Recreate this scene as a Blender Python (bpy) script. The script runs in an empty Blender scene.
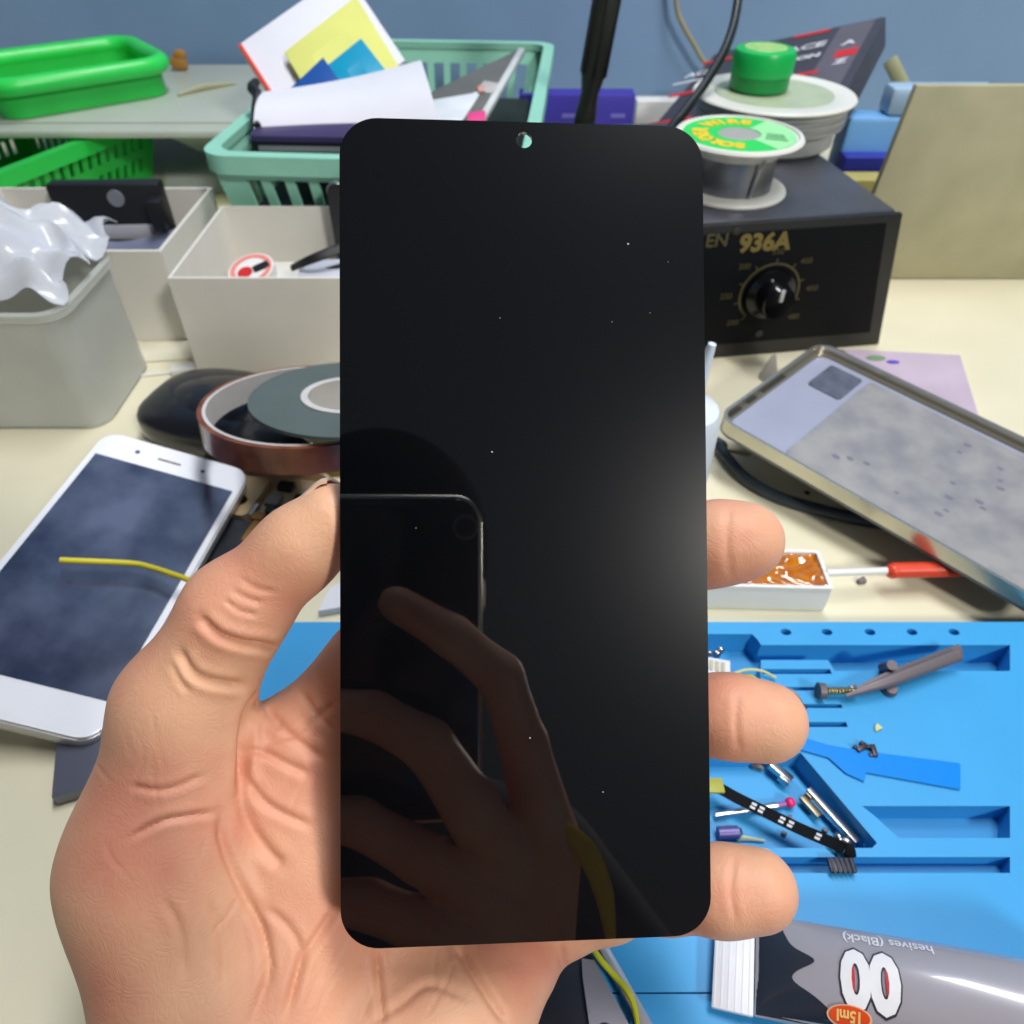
import bpy, bmesh, math, random
import numpy as np
from mathutils import Vector, Matrix
from mathutils.geometry import delaunay_2d_cdt
random.seed(7); np.random.seed(7)
V = Vector
MM = 0.001
# ------------------------------------------------------------------ camera frame (desk top = 0, lifted at the end)
PITCH = math.radians(43); FPX = 745.0
cp, sp = math.cos(PITCH), math.sin(PITCH)
CAM = V((0, 0, .250)); FW = V((0, cp, -sp)); UP = V((0, sp, cp)); RT = V((1, 0, 0))
DESK_H = 0.75
def PD(px, py, d):
    "point at depth d (mm) along the camera axis"
    d = d*MM
    return CAM + FW*d + RT*((px-512)/FPX*d) - UP*((py-512)/FPX*d)
def P(px, py, z=0):
    "point at height z (mm) above the desk"
    v = (py-512)/FPX
    return PD(px, py, (250-z)/(sp+v*cp))
def CS(x, y, z):
    "camera axes, mm: x right, y up, z behind the lens"
    return CAM + RT*(x*MM) + UP*(y*MM) - FW*(z*MM)
def PY(px, py, Y):
    "point on the vertical plane Y (mm)"
    v = (py-512)/FPX
    return PD(px, py, Y/(cp-v*sp))

# ------------------------------------------------------------------ materials
def lin(c):
    c = c/255.0
    return c/12.92 if c <= .04045 else ((c+.055)/1.055)**2.4
def rgb(c): return (lin(c[0]), lin(c[1]), lin(c[2]), 1)
MATS = {}
def mk(name, col, rough=.5, metal=0, var=.08, scale=30, bump=0, bscale=200, col2=None, coat=0, trans=0, alpha=1, emis=0, ior=1.5, sss=0, spec=.5):
    if name in MATS: return MATS[name]
    m = bpy.data.materials.new(name); m.use_nodes = True
    n, l = m.node_tree.nodes, m.node_tree.links
    b = n['Principled BSDF']
    c1 = rgb(col)
    if col2 is None:
        c2 = tuple(x*(1-var*2) for x in c1[:3])+(1,)
    else: c2 = rgb(col2)
    tc = n.new('ShaderNodeTexCoord')
    nz = n.new('ShaderNodeTexNoise'); nz.inputs['Scale'].default_value = scale; nz.inputs['Detail'].default_value = 4
    l.new(tc.outputs['Object'], nz.inputs['Vector'])
    rp = n.new('ShaderNodeValToRGB'); rp.color_ramp.elements[0].position = .35; rp.color_ramp.elements[1].position = .68
    rp.color_ramp.elements[0].color = c1; rp.color_ramp.elements[1].color = c2
    l.new(nz.outputs['Fac'], rp.inputs['Fac']); l.new(rp.outputs['Color'], b.inputs['Base Color'])
    b.inputs['Roughness'].default_value = rough; b.inputs['Metallic'].default_value = metal
    b.inputs['IOR'].default_value = ior; b.inputs['Specular IOR Level'].default_value = spec
    if coat: b.inputs['Coat Weight'].default_value = coat; b.inputs['Coat Roughness'].default_value = .05
    if trans: b.inputs['Transmission Weight'].default_value = trans
    if alpha < 1: b.inputs['Alpha'].default_value = alpha
    if sss:
        b.inputs['Subsurface Weight'].default_value = sss; b.inputs['Subsurface Radius'].default_value = (1, .35, .2); b.inputs['Subsurface Scale'].default_value = .004
    if emis: b.inputs['Emission Color'].default_value = c1; b.inputs['Emission Strength'].default_value = emis
    if bump:
        n2 = n.new('ShaderNodeTexNoise'); n2.inputs['Scale'].default_value = bscale; n2.inputs['Detail'].default_value = 6
        l.new(tc.outputs['Object'], n2.inputs['Vector'])
        bp = n.new('ShaderNodeBump'); bp.inputs['Strength'].default_value = bump; bp.inputs['Distance'].default_value = .001
        l.new(n2.outputs['Fac'], bp.inputs['Height']); l.new(bp.outputs['Normal'], b.inputs['Normal'])
    MATS[name] = m
    return m

# ------------------------------------------------------------------ mesh building
I4 = Matrix.Identity(4)
def frame(o, x, y):
    "matrix with origin o, x axis along x, y axis in the plane of x,y"
    x = x.normalized(); z = x.cross(y).normalized(); y = z.cross(x)
    return Matrix(((x.x, y.x, z.x, o.x), (x.y, y.y, z.y, o.y), (x.z, y.z, z.z, o.z), (0, 0, 0, 1)))
def TR(x, y, z, rz=0, rx=0, ry=0):
    return Matrix.Translation((x, y, z)) @ Matrix.Rotation(rz, 4, 'Z') @ Matrix.Rotation(rx, 4, 'X') @ Matrix.Rotation(ry, 4, 'Y')
def rrect(x0, y0, x1, y1, r, n=6):
    out = []
    for cx, cy, a in ((x1-r, y1-r, 0), (x0+r, y1-r, 90), (x0+r, y0+r, 180), (x1-r, y0+r, 270)):
        for i in range(n+1):
            t = math.radians(a+90*i/n); out.append((cx+r*math.cos(t), cy+r*math.sin(t)))
    return out
def circ(cx, cy, r, n=24, ry=None):
    ry = ry or r
    return [(cx+r*math.cos(2*math.pi*i/n), cy+ry*math.sin(2*math.pi*i/n)) for i in range(n)]
def spline(pts, n=8):
    pts = [V(p) for p in pts]
    if len(pts) < 3: return pts
    q = [pts[0]*2-pts[1]]+pts+[pts[-1]*2-pts[-2]]; out = []
    for i in range(1, len(q)-2):
        a, b, c, d = q[i-1:i+3]
        for k in range(n):
            t = k/n
            out.append(.5*((2*b)+(c-a)*t+(2*a-5*b+4*c-d)*t*t+(3*b-a-3*c+d)*t**3))
    out.append(pts[-1]); return out
class G:
    def __init__(s, M=None): s.bm = bmesh.new(); s.M = M or I4.copy()
    def _add(s, vs, fs, M=None):
        M = s.M @ (M or I4)
        vv = [s.bm.verts.new(M @ V(v)) for v in vs]
        for f in fs:
            try: s.bm.faces.new([vv[i] for i in f])
            except ValueError: pass
        return vv
    def box(s, x0, y0, z0, x1, y1, z1, bev=0, M=None, seg=2):
        vs = [(x, y, z) for x in (x0, x1) for y in (y0, y1) for z in (z0, z1)]
        fs = [(0, 1, 3, 2), (4, 6, 7, 5), (0, 4, 5, 1), (2, 3, 7, 6), (0, 2, 6, 4), (1, 5, 7, 3)]
        vv = s._add(vs, fs, M)
        if bev:
            es = list({e for v in vv for e in v.link_edges})
            bmesh.ops.bevel(s.bm, geom=es, offset=bev, segments=seg, affect='EDGES', profile=.5)
        return s
    def hexa(s, b4, t4, bev=0):
        vv = s._add(list(b4)+list(t4), [(3, 2, 1, 0), (4, 5, 6, 7), (0, 1, 5, 4), (1, 2, 6, 5), (2, 3, 7, 6), (3, 0, 4, 7)])
        if bev:
            es = list({e for v in vv for e in v.link_edges})
            bmesh.ops.bevel(s.bm, geom=es, offset=bev, segments=2, affect='EDGES', profile=.5)
        return s
    def lathe(s, prof, seg=48, M=None, sy=1):
        "profile of (r,z); r=0 ends close"
        vs, idx = [], []
        for r, z in prof:
            if r < 1e-9: idx.append([len(vs)]); vs.append((0, 0, z))
            else:
                idx.append(list(range(len(vs), len(vs)+seg)))
                vs += [(r*math.cos(2*math.pi*i/seg), sy*r*math.sin(2*math.pi*i/seg), z) for i in range(seg)]
        fs = []
        for a, b in zip(idx, idx[1:]):
            for i in range(seg):
                j = (i+1) % seg
                if len(a) == 1 and len(b) == 1: continue
                if len(a) == 1: fs.append((a[0], b[j], b[i]))
                elif len(b) == 1: fs.append((a[i], a[j], b[0]))
                else: fs.append((a[i], a[j], b[j], b[i]))
        s._add(vs, fs, M); return s
    def ring(s, prof, seg=64, M=None): return s.lathe(list(prof)+[prof[0]], seg, M)
    def cyl(s, p0, p1, r0, r1=None, seg=24):
        p0, p1 = V(p0), V(p1); r1 = r0 if r1 is None else r1
        z = (p1-p0); L = z.length; z.normalize()
        x = z.orthogonal().normalized()
        return s.lathe([(0, 0), (r0, 0), (r1, L), (0, L)], seg, frame(p0, x, z.cross(x)))
    def tube(s, pts, r, seg=10, sm=8, flat=1.0, upv=None):
        pts = spline(pts, sm) if sm else [V(p) for p in pts]
        n = len(pts); rs = r if isinstance(r, (list, tuple)) else [r]*2
        vs, fs = [], []; prev = None
        for i, p in enumerate(pts):
            t = (pts[min(i+1, n-1)]-pts[max(i-1, 0)]).normalized()
            if upv is not None: side = t.cross(V(upv)).normalized()
            else:
                side = t.orthogonal().normalized() if prev is None else (prev-t*prev.dot(t)).normalized()
            prev = side; w = side.cross(t)
            f = i/(n-1)*(len(rs)-1); k = min(int(f), len(rs)-2); rr = rs[k]*(1-(f-k))+rs[k+1]*(f-k)
            for j in range(seg):
                a = 2*math.pi*j/seg
                vs.append(p+side*(rr*math.cos(a))+w*(rr*flat*math.sin(a)))
        for i in range(n-1):
            for j in range(seg):
                k = (j+1) % seg; fs.append((i*seg+j, i*seg+k, (i+1)*seg+k, (i+1)*seg+j))
        fs.append(tuple(range(seg))); fs.append(tuple((n-1)*seg+j for j in reversed(range(seg))))
        s._add(vs, fs); return s
    def prism(s, out, z0, z1, holes=(), M=None, bev=0):
        loops = [list(out)]+[list(h) for h in holes]
        if not holes:
            n = len(out)
            vs = [(x, y, z0) for x, y in out]+[(x, y, z1) for x, y in out]
            fs = [tuple(reversed(range(n))), tuple(range(n, 2*n))]+[(i, (i+1) % n, n+(i+1) % n, n+i) for i in range(n)]
            vv = s._add(vs, fs, M)
            if bev:
                es = list({e for v in vv for e in v.link_edges if len(e.link_faces) == 2 and any(len(f.verts) == n and n > 4 or n == 4 for f in e.link_faces)})
                bmesh.ops.bevel(s.bm, geom=es, offset=bev, segments=2, affect='EDGES', profile=.5)
            return s
        pts, es = [], []
        for lp in loops:
            b = len(pts); pts += [V(p) for p in lp]; es += [(b+i, b+(i+1) % len(lp)) for i in range(len(lp))]
        r = delaunay_2d_cdt(pts, es, [], 0, 1e-7)
        vc, tris = r[0], r[2]
        keep = [t for t in tris if inside(sum((vc[i] for i in t), V((0, 0)))/3, loops[0]) and not any(inside(sum((vc[i] for i in t), V((0, 0)))/3, h) for h in loops[1:])]
        n = len(vc)
        vs = [(p.x, p.y, z0) for p in vc]+[(p.x, p.y, z1) for p in vc]
        fs = [tuple(reversed(t)) for t in keep]+[tuple(n+i for i in t) for t in keep]
        cnt = {}
        for t in keep:
            for i in range(3):
                e = (t[i], t[(i+1) % 3]); cnt[e] = 1
        for a, b in cnt:
            if (b, a) not in cnt: fs.append((a, b, n+b, n+a))
        s._add(vs, fs, M); return s
    def ell(s, c, rx, ry, rz, seg=24, M=None, e=1.0, zmin=None):
        vs, fs = [], []; h = seg//2
        def q(x): return math.copysign(abs(x)**e, x)
        for i in range(h+1):
            t = math.pi*i/h-math.pi/2
            for j in range(seg):
                p = 2*math.pi*j/seg
                z = q(math.sin(t))*rz
                if zmin is not None: z = max(z, zmin)
                vs.append((c[0]+rx*q(math.cos(t))*q(math.cos(p)), c[1]+ry*q(math.cos(t))*q(math.sin(p)), c[2]+z))
        for i in range(h):
            for j in range(seg):
                k = (j+1) % seg; fs.append((i*seg+j, i*seg+k, (i+1)*seg+k, (i+1)*seg+j))
        vv = s._add(vs, fs, M)
        bmesh.ops.remove_doubles(s.bm, verts=vv, dist=1e-7); return s
    def grid(s, fn, nu, nv, th=0):
        "surface fn(u,v)->point, u,v in 0..1; th thickens along the normal"
        top = [[V(fn(i/nu, j/nv)) for j in range(nv+1)] for i in range(nu+1)]
        vs = [p for row in top for p in row]; W = nv+1
        fs = [(i*W+j, (i+1)*W+j, (i+1)*W+j+1, i*W+j+1) for i in range(nu) for j in range(nv)]
        if th:
            N = len(vs); bot = []
            for i in range(nu+1):
                for j in range(nv+1):
                    a = top[min(i+1, nu)][j]-top[max(i-1, 0)][j]; b = top[i][min(j+1, nv)]-top[i][max(j-1, 0)]
                    bot.append(top[i][j]-a.cross(b).normalized()*th)
            vs += bot; fs += [tuple(N+k for k in reversed(f)) for f in fs]
            rim = [i*W for i in range(nu+1)]+[nu*W+j for j in range(1, W)]+[i*W+nv for i in range(nu-1, -1, -1)]+[j for j in range(nv-1, 0, -1)]
            for a, b in zip(rim, rim[1:]+rim[:1]): fs.append((b, a, N+a, N+b))
        s._add(vs, fs); return s
    def text(s, body, size, M=None, ext=.0001, bold=0, align='CENTER', fn=None):
        c = bpy.data.curves.new('t', 'FONT'); c.body = body; c.size = size; c.extrude = ext; c.offset = bold
        c.align_x = align; c.align_y = 'CENTER'; c.resolution_u = 3
        o = bpy.data.objects.new('t', c); bpy.context.collection.objects.link(o)
        bpy.context.view_layer.update()
        me = bpy.data.meshes.new_from_object(o.evaluated_get(bpy.context.evaluated_depsgraph_get()))
        pts = [v.co.copy() for v in me.vertices]
        if fn: pts = [fn(p) for p in pts]
        s._add(pts, [tuple(p.vertices) for p in me.polygons], M)
        bpy.data.objects.remove(o); bpy.data.curves.remove(c); bpy.data.meshes.remove(me); return s
def inside(p, poly):
    x, y = p[0], p[1]; c = False; n = len(poly)
    for i in range(n):
        (x1, y1), (x2, y2) = poly[i][:2], poly[(i+1) % n][:2]
        if (y1 > y) != (y2 > y) and x < (x2-x1)*(y-y1)/(y2-y1)+x1: c = not c
    return c

WL = {}
def link(o): bpy.context.scene.collection.objects.link(o)
def mesh_to_obj(name, me, m, parent):
    if parent is None:
        co = np.empty(len(me.vertices)*3); me.vertices.foreach_get('co', co); co = co.reshape(-1, 3)
        loc = V(((co[:, 0].min()+co[:, 0].max())/2, (co[:, 1].min()+co[:, 1].max())/2, co[:, 2].min()))
    else: loc = WL[parent.name]
    me.transform(Matrix.Translation(-loc))
    me.materials.append(m)
    me.polygons.foreach_set('use_smooth', [True]*len(me.polygons))
    try: me.set_sharp_from_angle(angle=math.radians(38))
    except Exception: pass
    o = bpy.data.objects.new(name, me); link(o)
    if parent is None: o.location = loc
    else: o.parent = parent
    WL[o.name] = loc.copy()
    return o
def obj(name, g, m, parent=None, label=None):
    bmesh.ops.recalc_face_normals(g.bm, faces=g.bm.faces)
    me = bpy.data.meshes.new(name); g.bm.to_mesh(me); g.bm.free()
    o = mesh_to_obj(name, me, m, parent)
    if label: o['label'] = label
    return o
def thing(name, label, cat, loc, group=None):
    o = bpy.data.objects.new(name, None); link(o); o.empty_display_size = .01
    o.location = loc; WL[o.name] = V(loc)
    return tag(o, label, cat, group)
def tag(o, label, cat, group=None):
    o['label'] = label; o['category'] = cat
    if group: o['group'] = group
    return o
def struct(o): o['kind'] = 'structure'; return o
def one(name, g, m, label, cat, group=None): return tag(obj(name, g, m), label, cat, group)

# ------------------------------------------------------------------ palette
white_card = mk('white_card', (222, 219, 210), .6, var=.03)
paper = mk('paper', (218, 219, 228), .7, var=.02)
black_pl = mk('black_plastic', (22, 23, 25), .45, var=.1)
black_gl = mk('black_gloss', (10, 11, 14), .12, var=.1)
silver = mk('silver_metal', (190, 190, 192), .28, 1, bump=.05)
dsteel = mk('dark_steel', (112, 104, 108), .5, .4)
gold_pr = mk('gold_print', (118, 104, 46), .5)
whitep = mk('white_plastic', (232, 232, 228), .35, var=.03)
mint = mk('mint_plastic', (150, 214, 190), .4, var=.03)
greenp = mk('green_plastic', (40, 190, 75), .4, var=.06)
red = mk('red_print', (205, 35, 40), .5)
yellowm = mk('yellow_wire', (215, 200, 45), .4)

# ================================================================== THE ROOM
g = G(); g.box(-1.6, .90, -.75, 1.6, 1.0, 1.6)
struct(obj('wall_back', g, mk('wall_paint', (124, 154, 190), .75, var=.06, scale=5, col2=(112, 142, 176), bump=.15, bscale=60)))
g = G(); g.box(-1.6, -1.8, -.80, 1.6, 1.0, -.75)
struct(obj('floor', g, mk('floor_tile', (120, 112, 104), .5, scale=6)))
desk = thing('desk', 'cream laminate workbench covered with tools, boxes and phone parts', 'desk', (0, .37, -.75))
g = G(); g.box(-.9, -.13, -.03, .9, .895, 0, .003)
obj('desk_top', g, mk('desk_laminate', (226, 219, 190), .42, var=.04, scale=14, bump=.03), desk)
for sx in (-.85, .85):
    for sy in (-.08, .84):
        g = G(); g.box(sx-.025, sy-.025, -.75, sx+.025, sy+.025, -.03, .003); obj('leg', g, mk('desk_leg', (170, 165, 150), .5), desk)

# ================================================================== SCREEN PANEL held in the hand
A_, B_ = .062, -.020            # plane in camera space: depth = D0 + A*X + B*Yup*(-1)
D0 = 150.0
def on_panel(px, py, off=0):
    u, v = (px-512)/FPX, (py-512)/FPX
    d = D0/(1-A_*u-B_*v)
    n = pn
    return CAM + (FW + RT*u - UP*v)*(d*MM) - n*(off*MM)
pn = (FW*-1 + RT*A_ - UP*B_).normalized()       # towards the camera
c_tl, c_tr, c_br, c_bl = on_panel(341, 118), on_panel(703.5, 126), on_panel(710, 936), on_panel(339, 949)
PO = (c_tl+c_tr+c_br+c_bl)/4
pxv = ((c_tr-c_tl)+(c_br-c_bl)).normalized(); pyv = ((c_tl-c_bl)+(c_tr-c_br)).normalized()
PMX = frame(PO, pxv, pyv)                        # z = towards camera
pw = ((c_tr-c_tl).length+(c_br-c_bl).length)/4; ph = ((c_tl-c_bl).length+(c_tr-c_br).length)/4
inv = PMX.inverted()
hole = inv @ on_panel(524, 140)
screen_m = mk('screen_glass', (3, 4, 7), .30, var=.0, spec=.13)
b = screen_m.node_tree.nodes['Principled BSDF']; b.inputs['Coat Weight'].default_value = 1; b.inputs['Coat Roughness'].default_value = .0; b.inputs['Coat IOR'].default_value = 1.74
b.inputs['Roughness'].default_value = .26
scr = thing('phone_screen', 'black glossy phone screen panel with punched camera hole held up in the hand', 'phone screen', PMX @ V((0, -ph, 0)))
R7 = .0076
g = G(PMX); g.prism(rrect(-pw, -ph, pw, ph, R7, 10), -.0009, 0, holes=[circ(hole.x, hole.y, .00165, 28)]); obj('glass', g, screen_m, scr)
g = G(PMX); g.prism(rrect(-pw+.0005, -ph+.0005, pw-.0005, ph-.0005, R7-.0004, 10), -.0019, -.0010, holes=[circ(hole.x, hole.y, .0024, 28)])
obj('back_plate', g, mk('screen_back', (120, 122, 126), .4, .6), scr)
g = G(PMX); g.box(-.012, ph-.0006, -.0018, .022, ph+.0006, -.0010, .0002); obj('earpiece_mesh', g, mk('earpiece_grey', (120, 110, 112), .5), scr)
g = G(PMX)
for px, py, r in ((628, 244, .00022), (650, 313, .00010), (492, 452, .0002), (500, 318, .0001), (530, 738, .00018), (603, 792, .00016), (416, 528, .00012), (668, 262, .00009), (612, 322, .0001)):
    q = inv @ on_panel(px, py); g.ell((q.x, q.y, .00004), r, r*.8, .00008, 8)
s = obj('dust', g, mk('dust_white', (200, 200, 200), .8), scr); s['kind'] = 'stuff'

# ================================================================== HANDS: smooth-blended tapered volumes, meshed with surface nets
def smin(a, b, k):
    if k <= 0: return np.minimum(a, b)
    h = np.clip(.5+.5*(b-a)/k, 0, 1)
    return b*(1-h)+a*h-k*h*(1-h)
def cone(Pg, a, ra, b, rb, sq=None):
    a, b = np.array(a, np.float32), np.array(b, np.float32); ab = b-a; L = float(ab@ab)+1e-9
    pa = Pg-a; t = np.clip((pa@ab)/L, 0, 1)[..., None]
    d = pa-ab*t
    if sq is not None:
        n = np.array(sq[0], np.float32); c = (d@n)[..., None]; d = d+n*c*(sq[1]-1)
    return np.sqrt((d*d).sum(-1))-(ra+(rb-ra)*t[..., 0])
def nets(f, lo, h):
    "surface nets of the zero level"
    nx, ny, nz = f.shape; ins = f < 0
    acc = np.zeros((nx-1, ny-1, nz-1, 3), np.float32); cnt = np.zeros((nx-1, ny-1, nz-1), np.float32)
    C = [(0, 0, 0), (1, 0, 0), (0, 1, 0), (1, 1, 0), (0, 0, 1), (1, 0, 1), (0, 1, 1), (1, 1, 1)]
    def sl(c): return f[c[0]:nx-1+c[0], c[1]:ny-1+c[1], c[2]:nz-1+c[2]]
    for i in range(8):
        for ax in range(3):
            if C[i][ax]: continue
            j = list(C[i]); j[ax] = 1; fa, fb = sl(C[i]), sl(j)
            cr = (fa < 0) != (fb < 0)
            t = np.where(cr, fa/np.where(cr, fa-fb, 1), 0)
            for k in range(3):
                acc[..., k] += np.where(cr, C[i][k]+(t if k == ax else 0), 0)
            cnt += cr
    on = cnt > 0; idx = -np.ones(on.shape, np.int64); idx[on] = np.arange(on.sum())
    cell = np.argwhere(on)
    vs = (cell+acc[on]/cnt[on][:, None])*h+np.array(lo)
    fs = []
    for ax in range(3):
        o = [0, 0, 0]; o[ax] = 1
        a = ins[:nx-o[0], :ny-o[1], :nz-o[2]]; bb = ins[o[0]:, o[1]:, o[2]:]
        e = np.argwhere(a != bb); u, w = [k for k in range(3) if k != ax]
        e = e[(e[:, u] > 0) & (e[:, w] > 0) & (e[:, u] < f.shape[u]-1) & (e[:, w] < f.shape[w]-1)]
        def at(du, dw):
            q = e.copy(); q[:, u] -= du; q[:, w] -= dw; return idx[q[:, 0], q[:, 1], q[:, 2]]
        qd = np.stack([at(0, 0), at(1, 0), at(1, 1), at(0, 1)], 1)
        fl = a[e[:, 0], e[:, 1], e[:, 2]] ^ (ax == 1)
        qd[~fl] = qd[~fl][:, ::-1]
        fs.append(qd)
    fs = np.concatenate(fs); fs = fs[(fs >= 0).all(1)]
    return vs, fs
def skin_mesh(name, field, lo, hi, h, sub=1, post=None):
    ax = [np.arange(lo[k], hi[k], h, dtype=np.float32) for k in range(3)]
    Gd = np.stack(np.meshgrid(*ax, indexing='ij'), -1)
    f = field(Gd); vs, fs = nets(f, lo, h)
    me = bpy.data.meshes.new(name); me.from_pydata(vs.tolist(), [], fs.tolist()); me.update()
    bm = bmesh.new(); bm.from_mesh(me)
    for _ in range(3): bmesh.ops.smooth_vert(bm, verts=bm.verts, factor=.5, use_axis_x=True, use_axis_y=True, use_axis_z=True)
    bmesh.ops.recalc_face_normals(bm, faces=bm.faces); bm.to_mesh(me); bm.free()
    if sub:
        o = bpy.data.objects.new('tmp', me); link(o); md = o.modifiers.new('s', 'SUBSURF'); md.levels = sub; md.render_levels = sub
        bpy.context.view_layer.update()
        m2 = bpy.data.meshes.new_from_object(o.evaluated_get(bpy.context.evaluated_depsgraph_get()))
        bpy.data.objects.remove(o); bpy.data.meshes.remove(me); me = m2; me.name = name
    n = len(me.vertices); co = np.empty(n*3, np.float64); me.vertices.foreach_get('co', co); co = co.reshape(-1, 3)
    no = np.empty(n*3, np.float64); me.vertices.foreach_get('normal', no); no = no.reshape(-1, 3)
    if post: co = post(co, no)
    # camera axes mm -> world m
    R = np.array([list(RT), list(UP), list(-FW)]); w = co*MM @ R+np.array(list(CAM))
    me.vertices.foreach_set('co', w.reshape(-1)); me.update()
    return me
def C3(px, py, d):  # camera axes, mm
    return ((px-512)/FPX*d, -(py-512)/FPX*d, -d)

# skin
def skin_material():
    m = mk('skin', (222, 172, 138), .52, sss=.15, bump=0, scale=34, col2=(212, 142, 116), spec=.35)
    n, l = m.node_tree.nodes, m.node_tree.links; b = n['Principled BSDF']
    tc = n.new('ShaderNodeTexCoord')
    w = n.new('ShaderNodeTexVoronoi'); w.feature = 'DISTANCE_TO_EDGE'; w.inputs['Scale'].default_value = 620
    mp = n.new('ShaderNodeMapping'); mp.inputs['Scale'].default_value = (1, .45, .8); mp.inputs['Rotation'].default_value = (.3, .2, .7)
    l.new(tc.outputs['Object'], mp.inputs['Vector'])
    dz = n.new('ShaderNodeTexNoise'); dz.inputs['Scale'].default_value = 90; l.new(tc.outputs['Object'], dz.inputs['Vector'])
    mx = n.new('ShaderNodeMixRGB'); mx.inputs['Fac'].default_value = .02; l.new(mp.outputs['Vector'], mx.inputs['Color1']); l.new(dz.outputs['Color'], mx.inputs['Color2'])
    l.new(mx.outputs['Color'], w.inputs['Vector'])
    mr = n.new('ShaderNodeMapRange'); mr.inputs['From Max'].default_value = .25; l.new(w.outputs['Distance'], mr.inputs['Value'])
    n3 = n.new('ShaderNodeTexNoise'); n3.inputs['Scale'].default_value = 220; n3.inputs['Detail'].default_value = 6; l.new(tc.outputs['Object'], n3.inputs['Vector'])
    ad = n.new('ShaderNodeMath'); ad.operation = 'MULTIPLY_ADD'; ad.inputs[1].default_value = .5; l.new(mr.outputs['Result'], ad.inputs[0]); l.new(n3.outputs['Fac'], ad.inputs[2])
    bp = n.new('ShaderNodeBump'); bp.inputs['Strength'].default_value = .18; bp.inputs['Distance'].default_value = .0004
    l.new(ad.outputs[0], bp.inputs['Height']); l.new(bp.outputs['Normal'], b.inputs['Normal'])
    return m
skin = skin_material()
nailm = mk('nail', (225, 190, 165), .25, var=.04)

# ---- the hand that holds the screen
TH = [C3(334, 518, 158.5), C3(297, 551, 159.5), C3(236, 611, 162), C3(183, 708, 168), C3(168, 860, 170), C3(215, 1060, 163)]
THr = [7.4, 8.5, 10.7, 14.3, 20.5, 22]
IN = [C3(744, 541, 164), C3(718, 543, 165.5), C3(655, 562, 176), C3(530, 575, 187), C3(385, 668, 185)]
INr = [8.7, 9.2, 9.6, 10.5, 12.3]
MD = [C3(766, 722, 165), C3(730, 716, 166), C3(670, 712, 176), C3(590, 730, 188), C3(420, 790, 188)]
MDr = [9.0, 9.0, 9.6, 10.5, 12]
RG = [C3(756, 890, 163), C3(722, 890, 164.5), C3(665, 888, 176), C3(580, 885, 186), C3(415, 880, 186)]
RGr = [8.9, 9.2, 9.6, 10.2, 12]
LT = [C3(640, 896, 181), C3(612, 908, 183), C3(560, 922, 184), C3(505, 942, 184), C3(420, 962, 184)]
LTr = [7, 7.4, 8.2, 9.0, 12]
WR = [C3(215, 1190, 168), C3(330, 1200, 172)]
FA = [(-62, -190, -80), (-28, -190, -84)]
WRm = [(-62, -150, -138), (-36, -152, -142)]
def chain(Pg, pts, rs, k=3, sq=None):
    f = None
    for i in range(len(pts)-1):
        c = cone(Pg, pts[i], rs[i], pts[i+1], rs[i+1], sq)
        f = c if f is None else smin(f, c, k)
    return f
def hand_field(Pg):
    th = chain(Pg, TH[:5], THr[:5], 5)
    th = smin(th, cone(Pg, TH[4], THr[4], TH[5], THr[5]), 10)
    pad = cone(Pg, C3(306, 541, 157.5), 7.0, C3(328, 524, 157), 6.2); th = smin(th, pad, 4)
    fin = None
    for c, r in ((IN, INr), (MD, MDr), (RG, RGr), (LT, LTr)):
        x = chain(Pg, c, r, 3)
        fin = x if fin is None else smin(fin, x, 1.6)
    palm = None
    W0, W1 = C3(250, 1130, 161), C3(370, 1110, 164)
    for a, b, ra, rb in ((IN[4], W0, 12.5, 15), (MD[4], W0, 13, 15), (RG[4], W1, 13, 15), (LT[4], W1, 12.5, 15), (IN[4], C3(285, 765, 180), 12.5, 13.5), (C3(285, 765, 180), W0, 13, 16)):
        x = cone(Pg, a, ra, b, rb); palm = x if palm is None else smin(palm, x, 9)
    hy = chain(Pg, [C3(508, 958, 179), C3(452, 1030, 170), C3(388, 1120, 160)], [12.5, 16.5, 18], 6); palm = smin(palm, hy, 9)
    mount = cone(Pg, C3(330, 860, 176), 14, C3(330, 930, 175), 13); palm = smin(palm, mount, 8)
    web = cone(Pg, C3(212, 780, 176), 10, C3(302, 752, 183), 8.5); palm = smin(palm, web, 6)
    f = smin(th, palm, 4.5); f = smin(f, fin, 3.5)
    arm = None
    for a, b, ra, rb in ((W0, WRm[0], 20, 21), (W1, WRm[1], 19, 20), (WRm[0], FA[0], 21, 25), (WRm[1], FA[1], 20, 25)):
        x = cone(Pg, a, ra, b, rb); arm = x if arm is None else smin(arm, x, 12)
    return smin(f, arm, 10)
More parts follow.
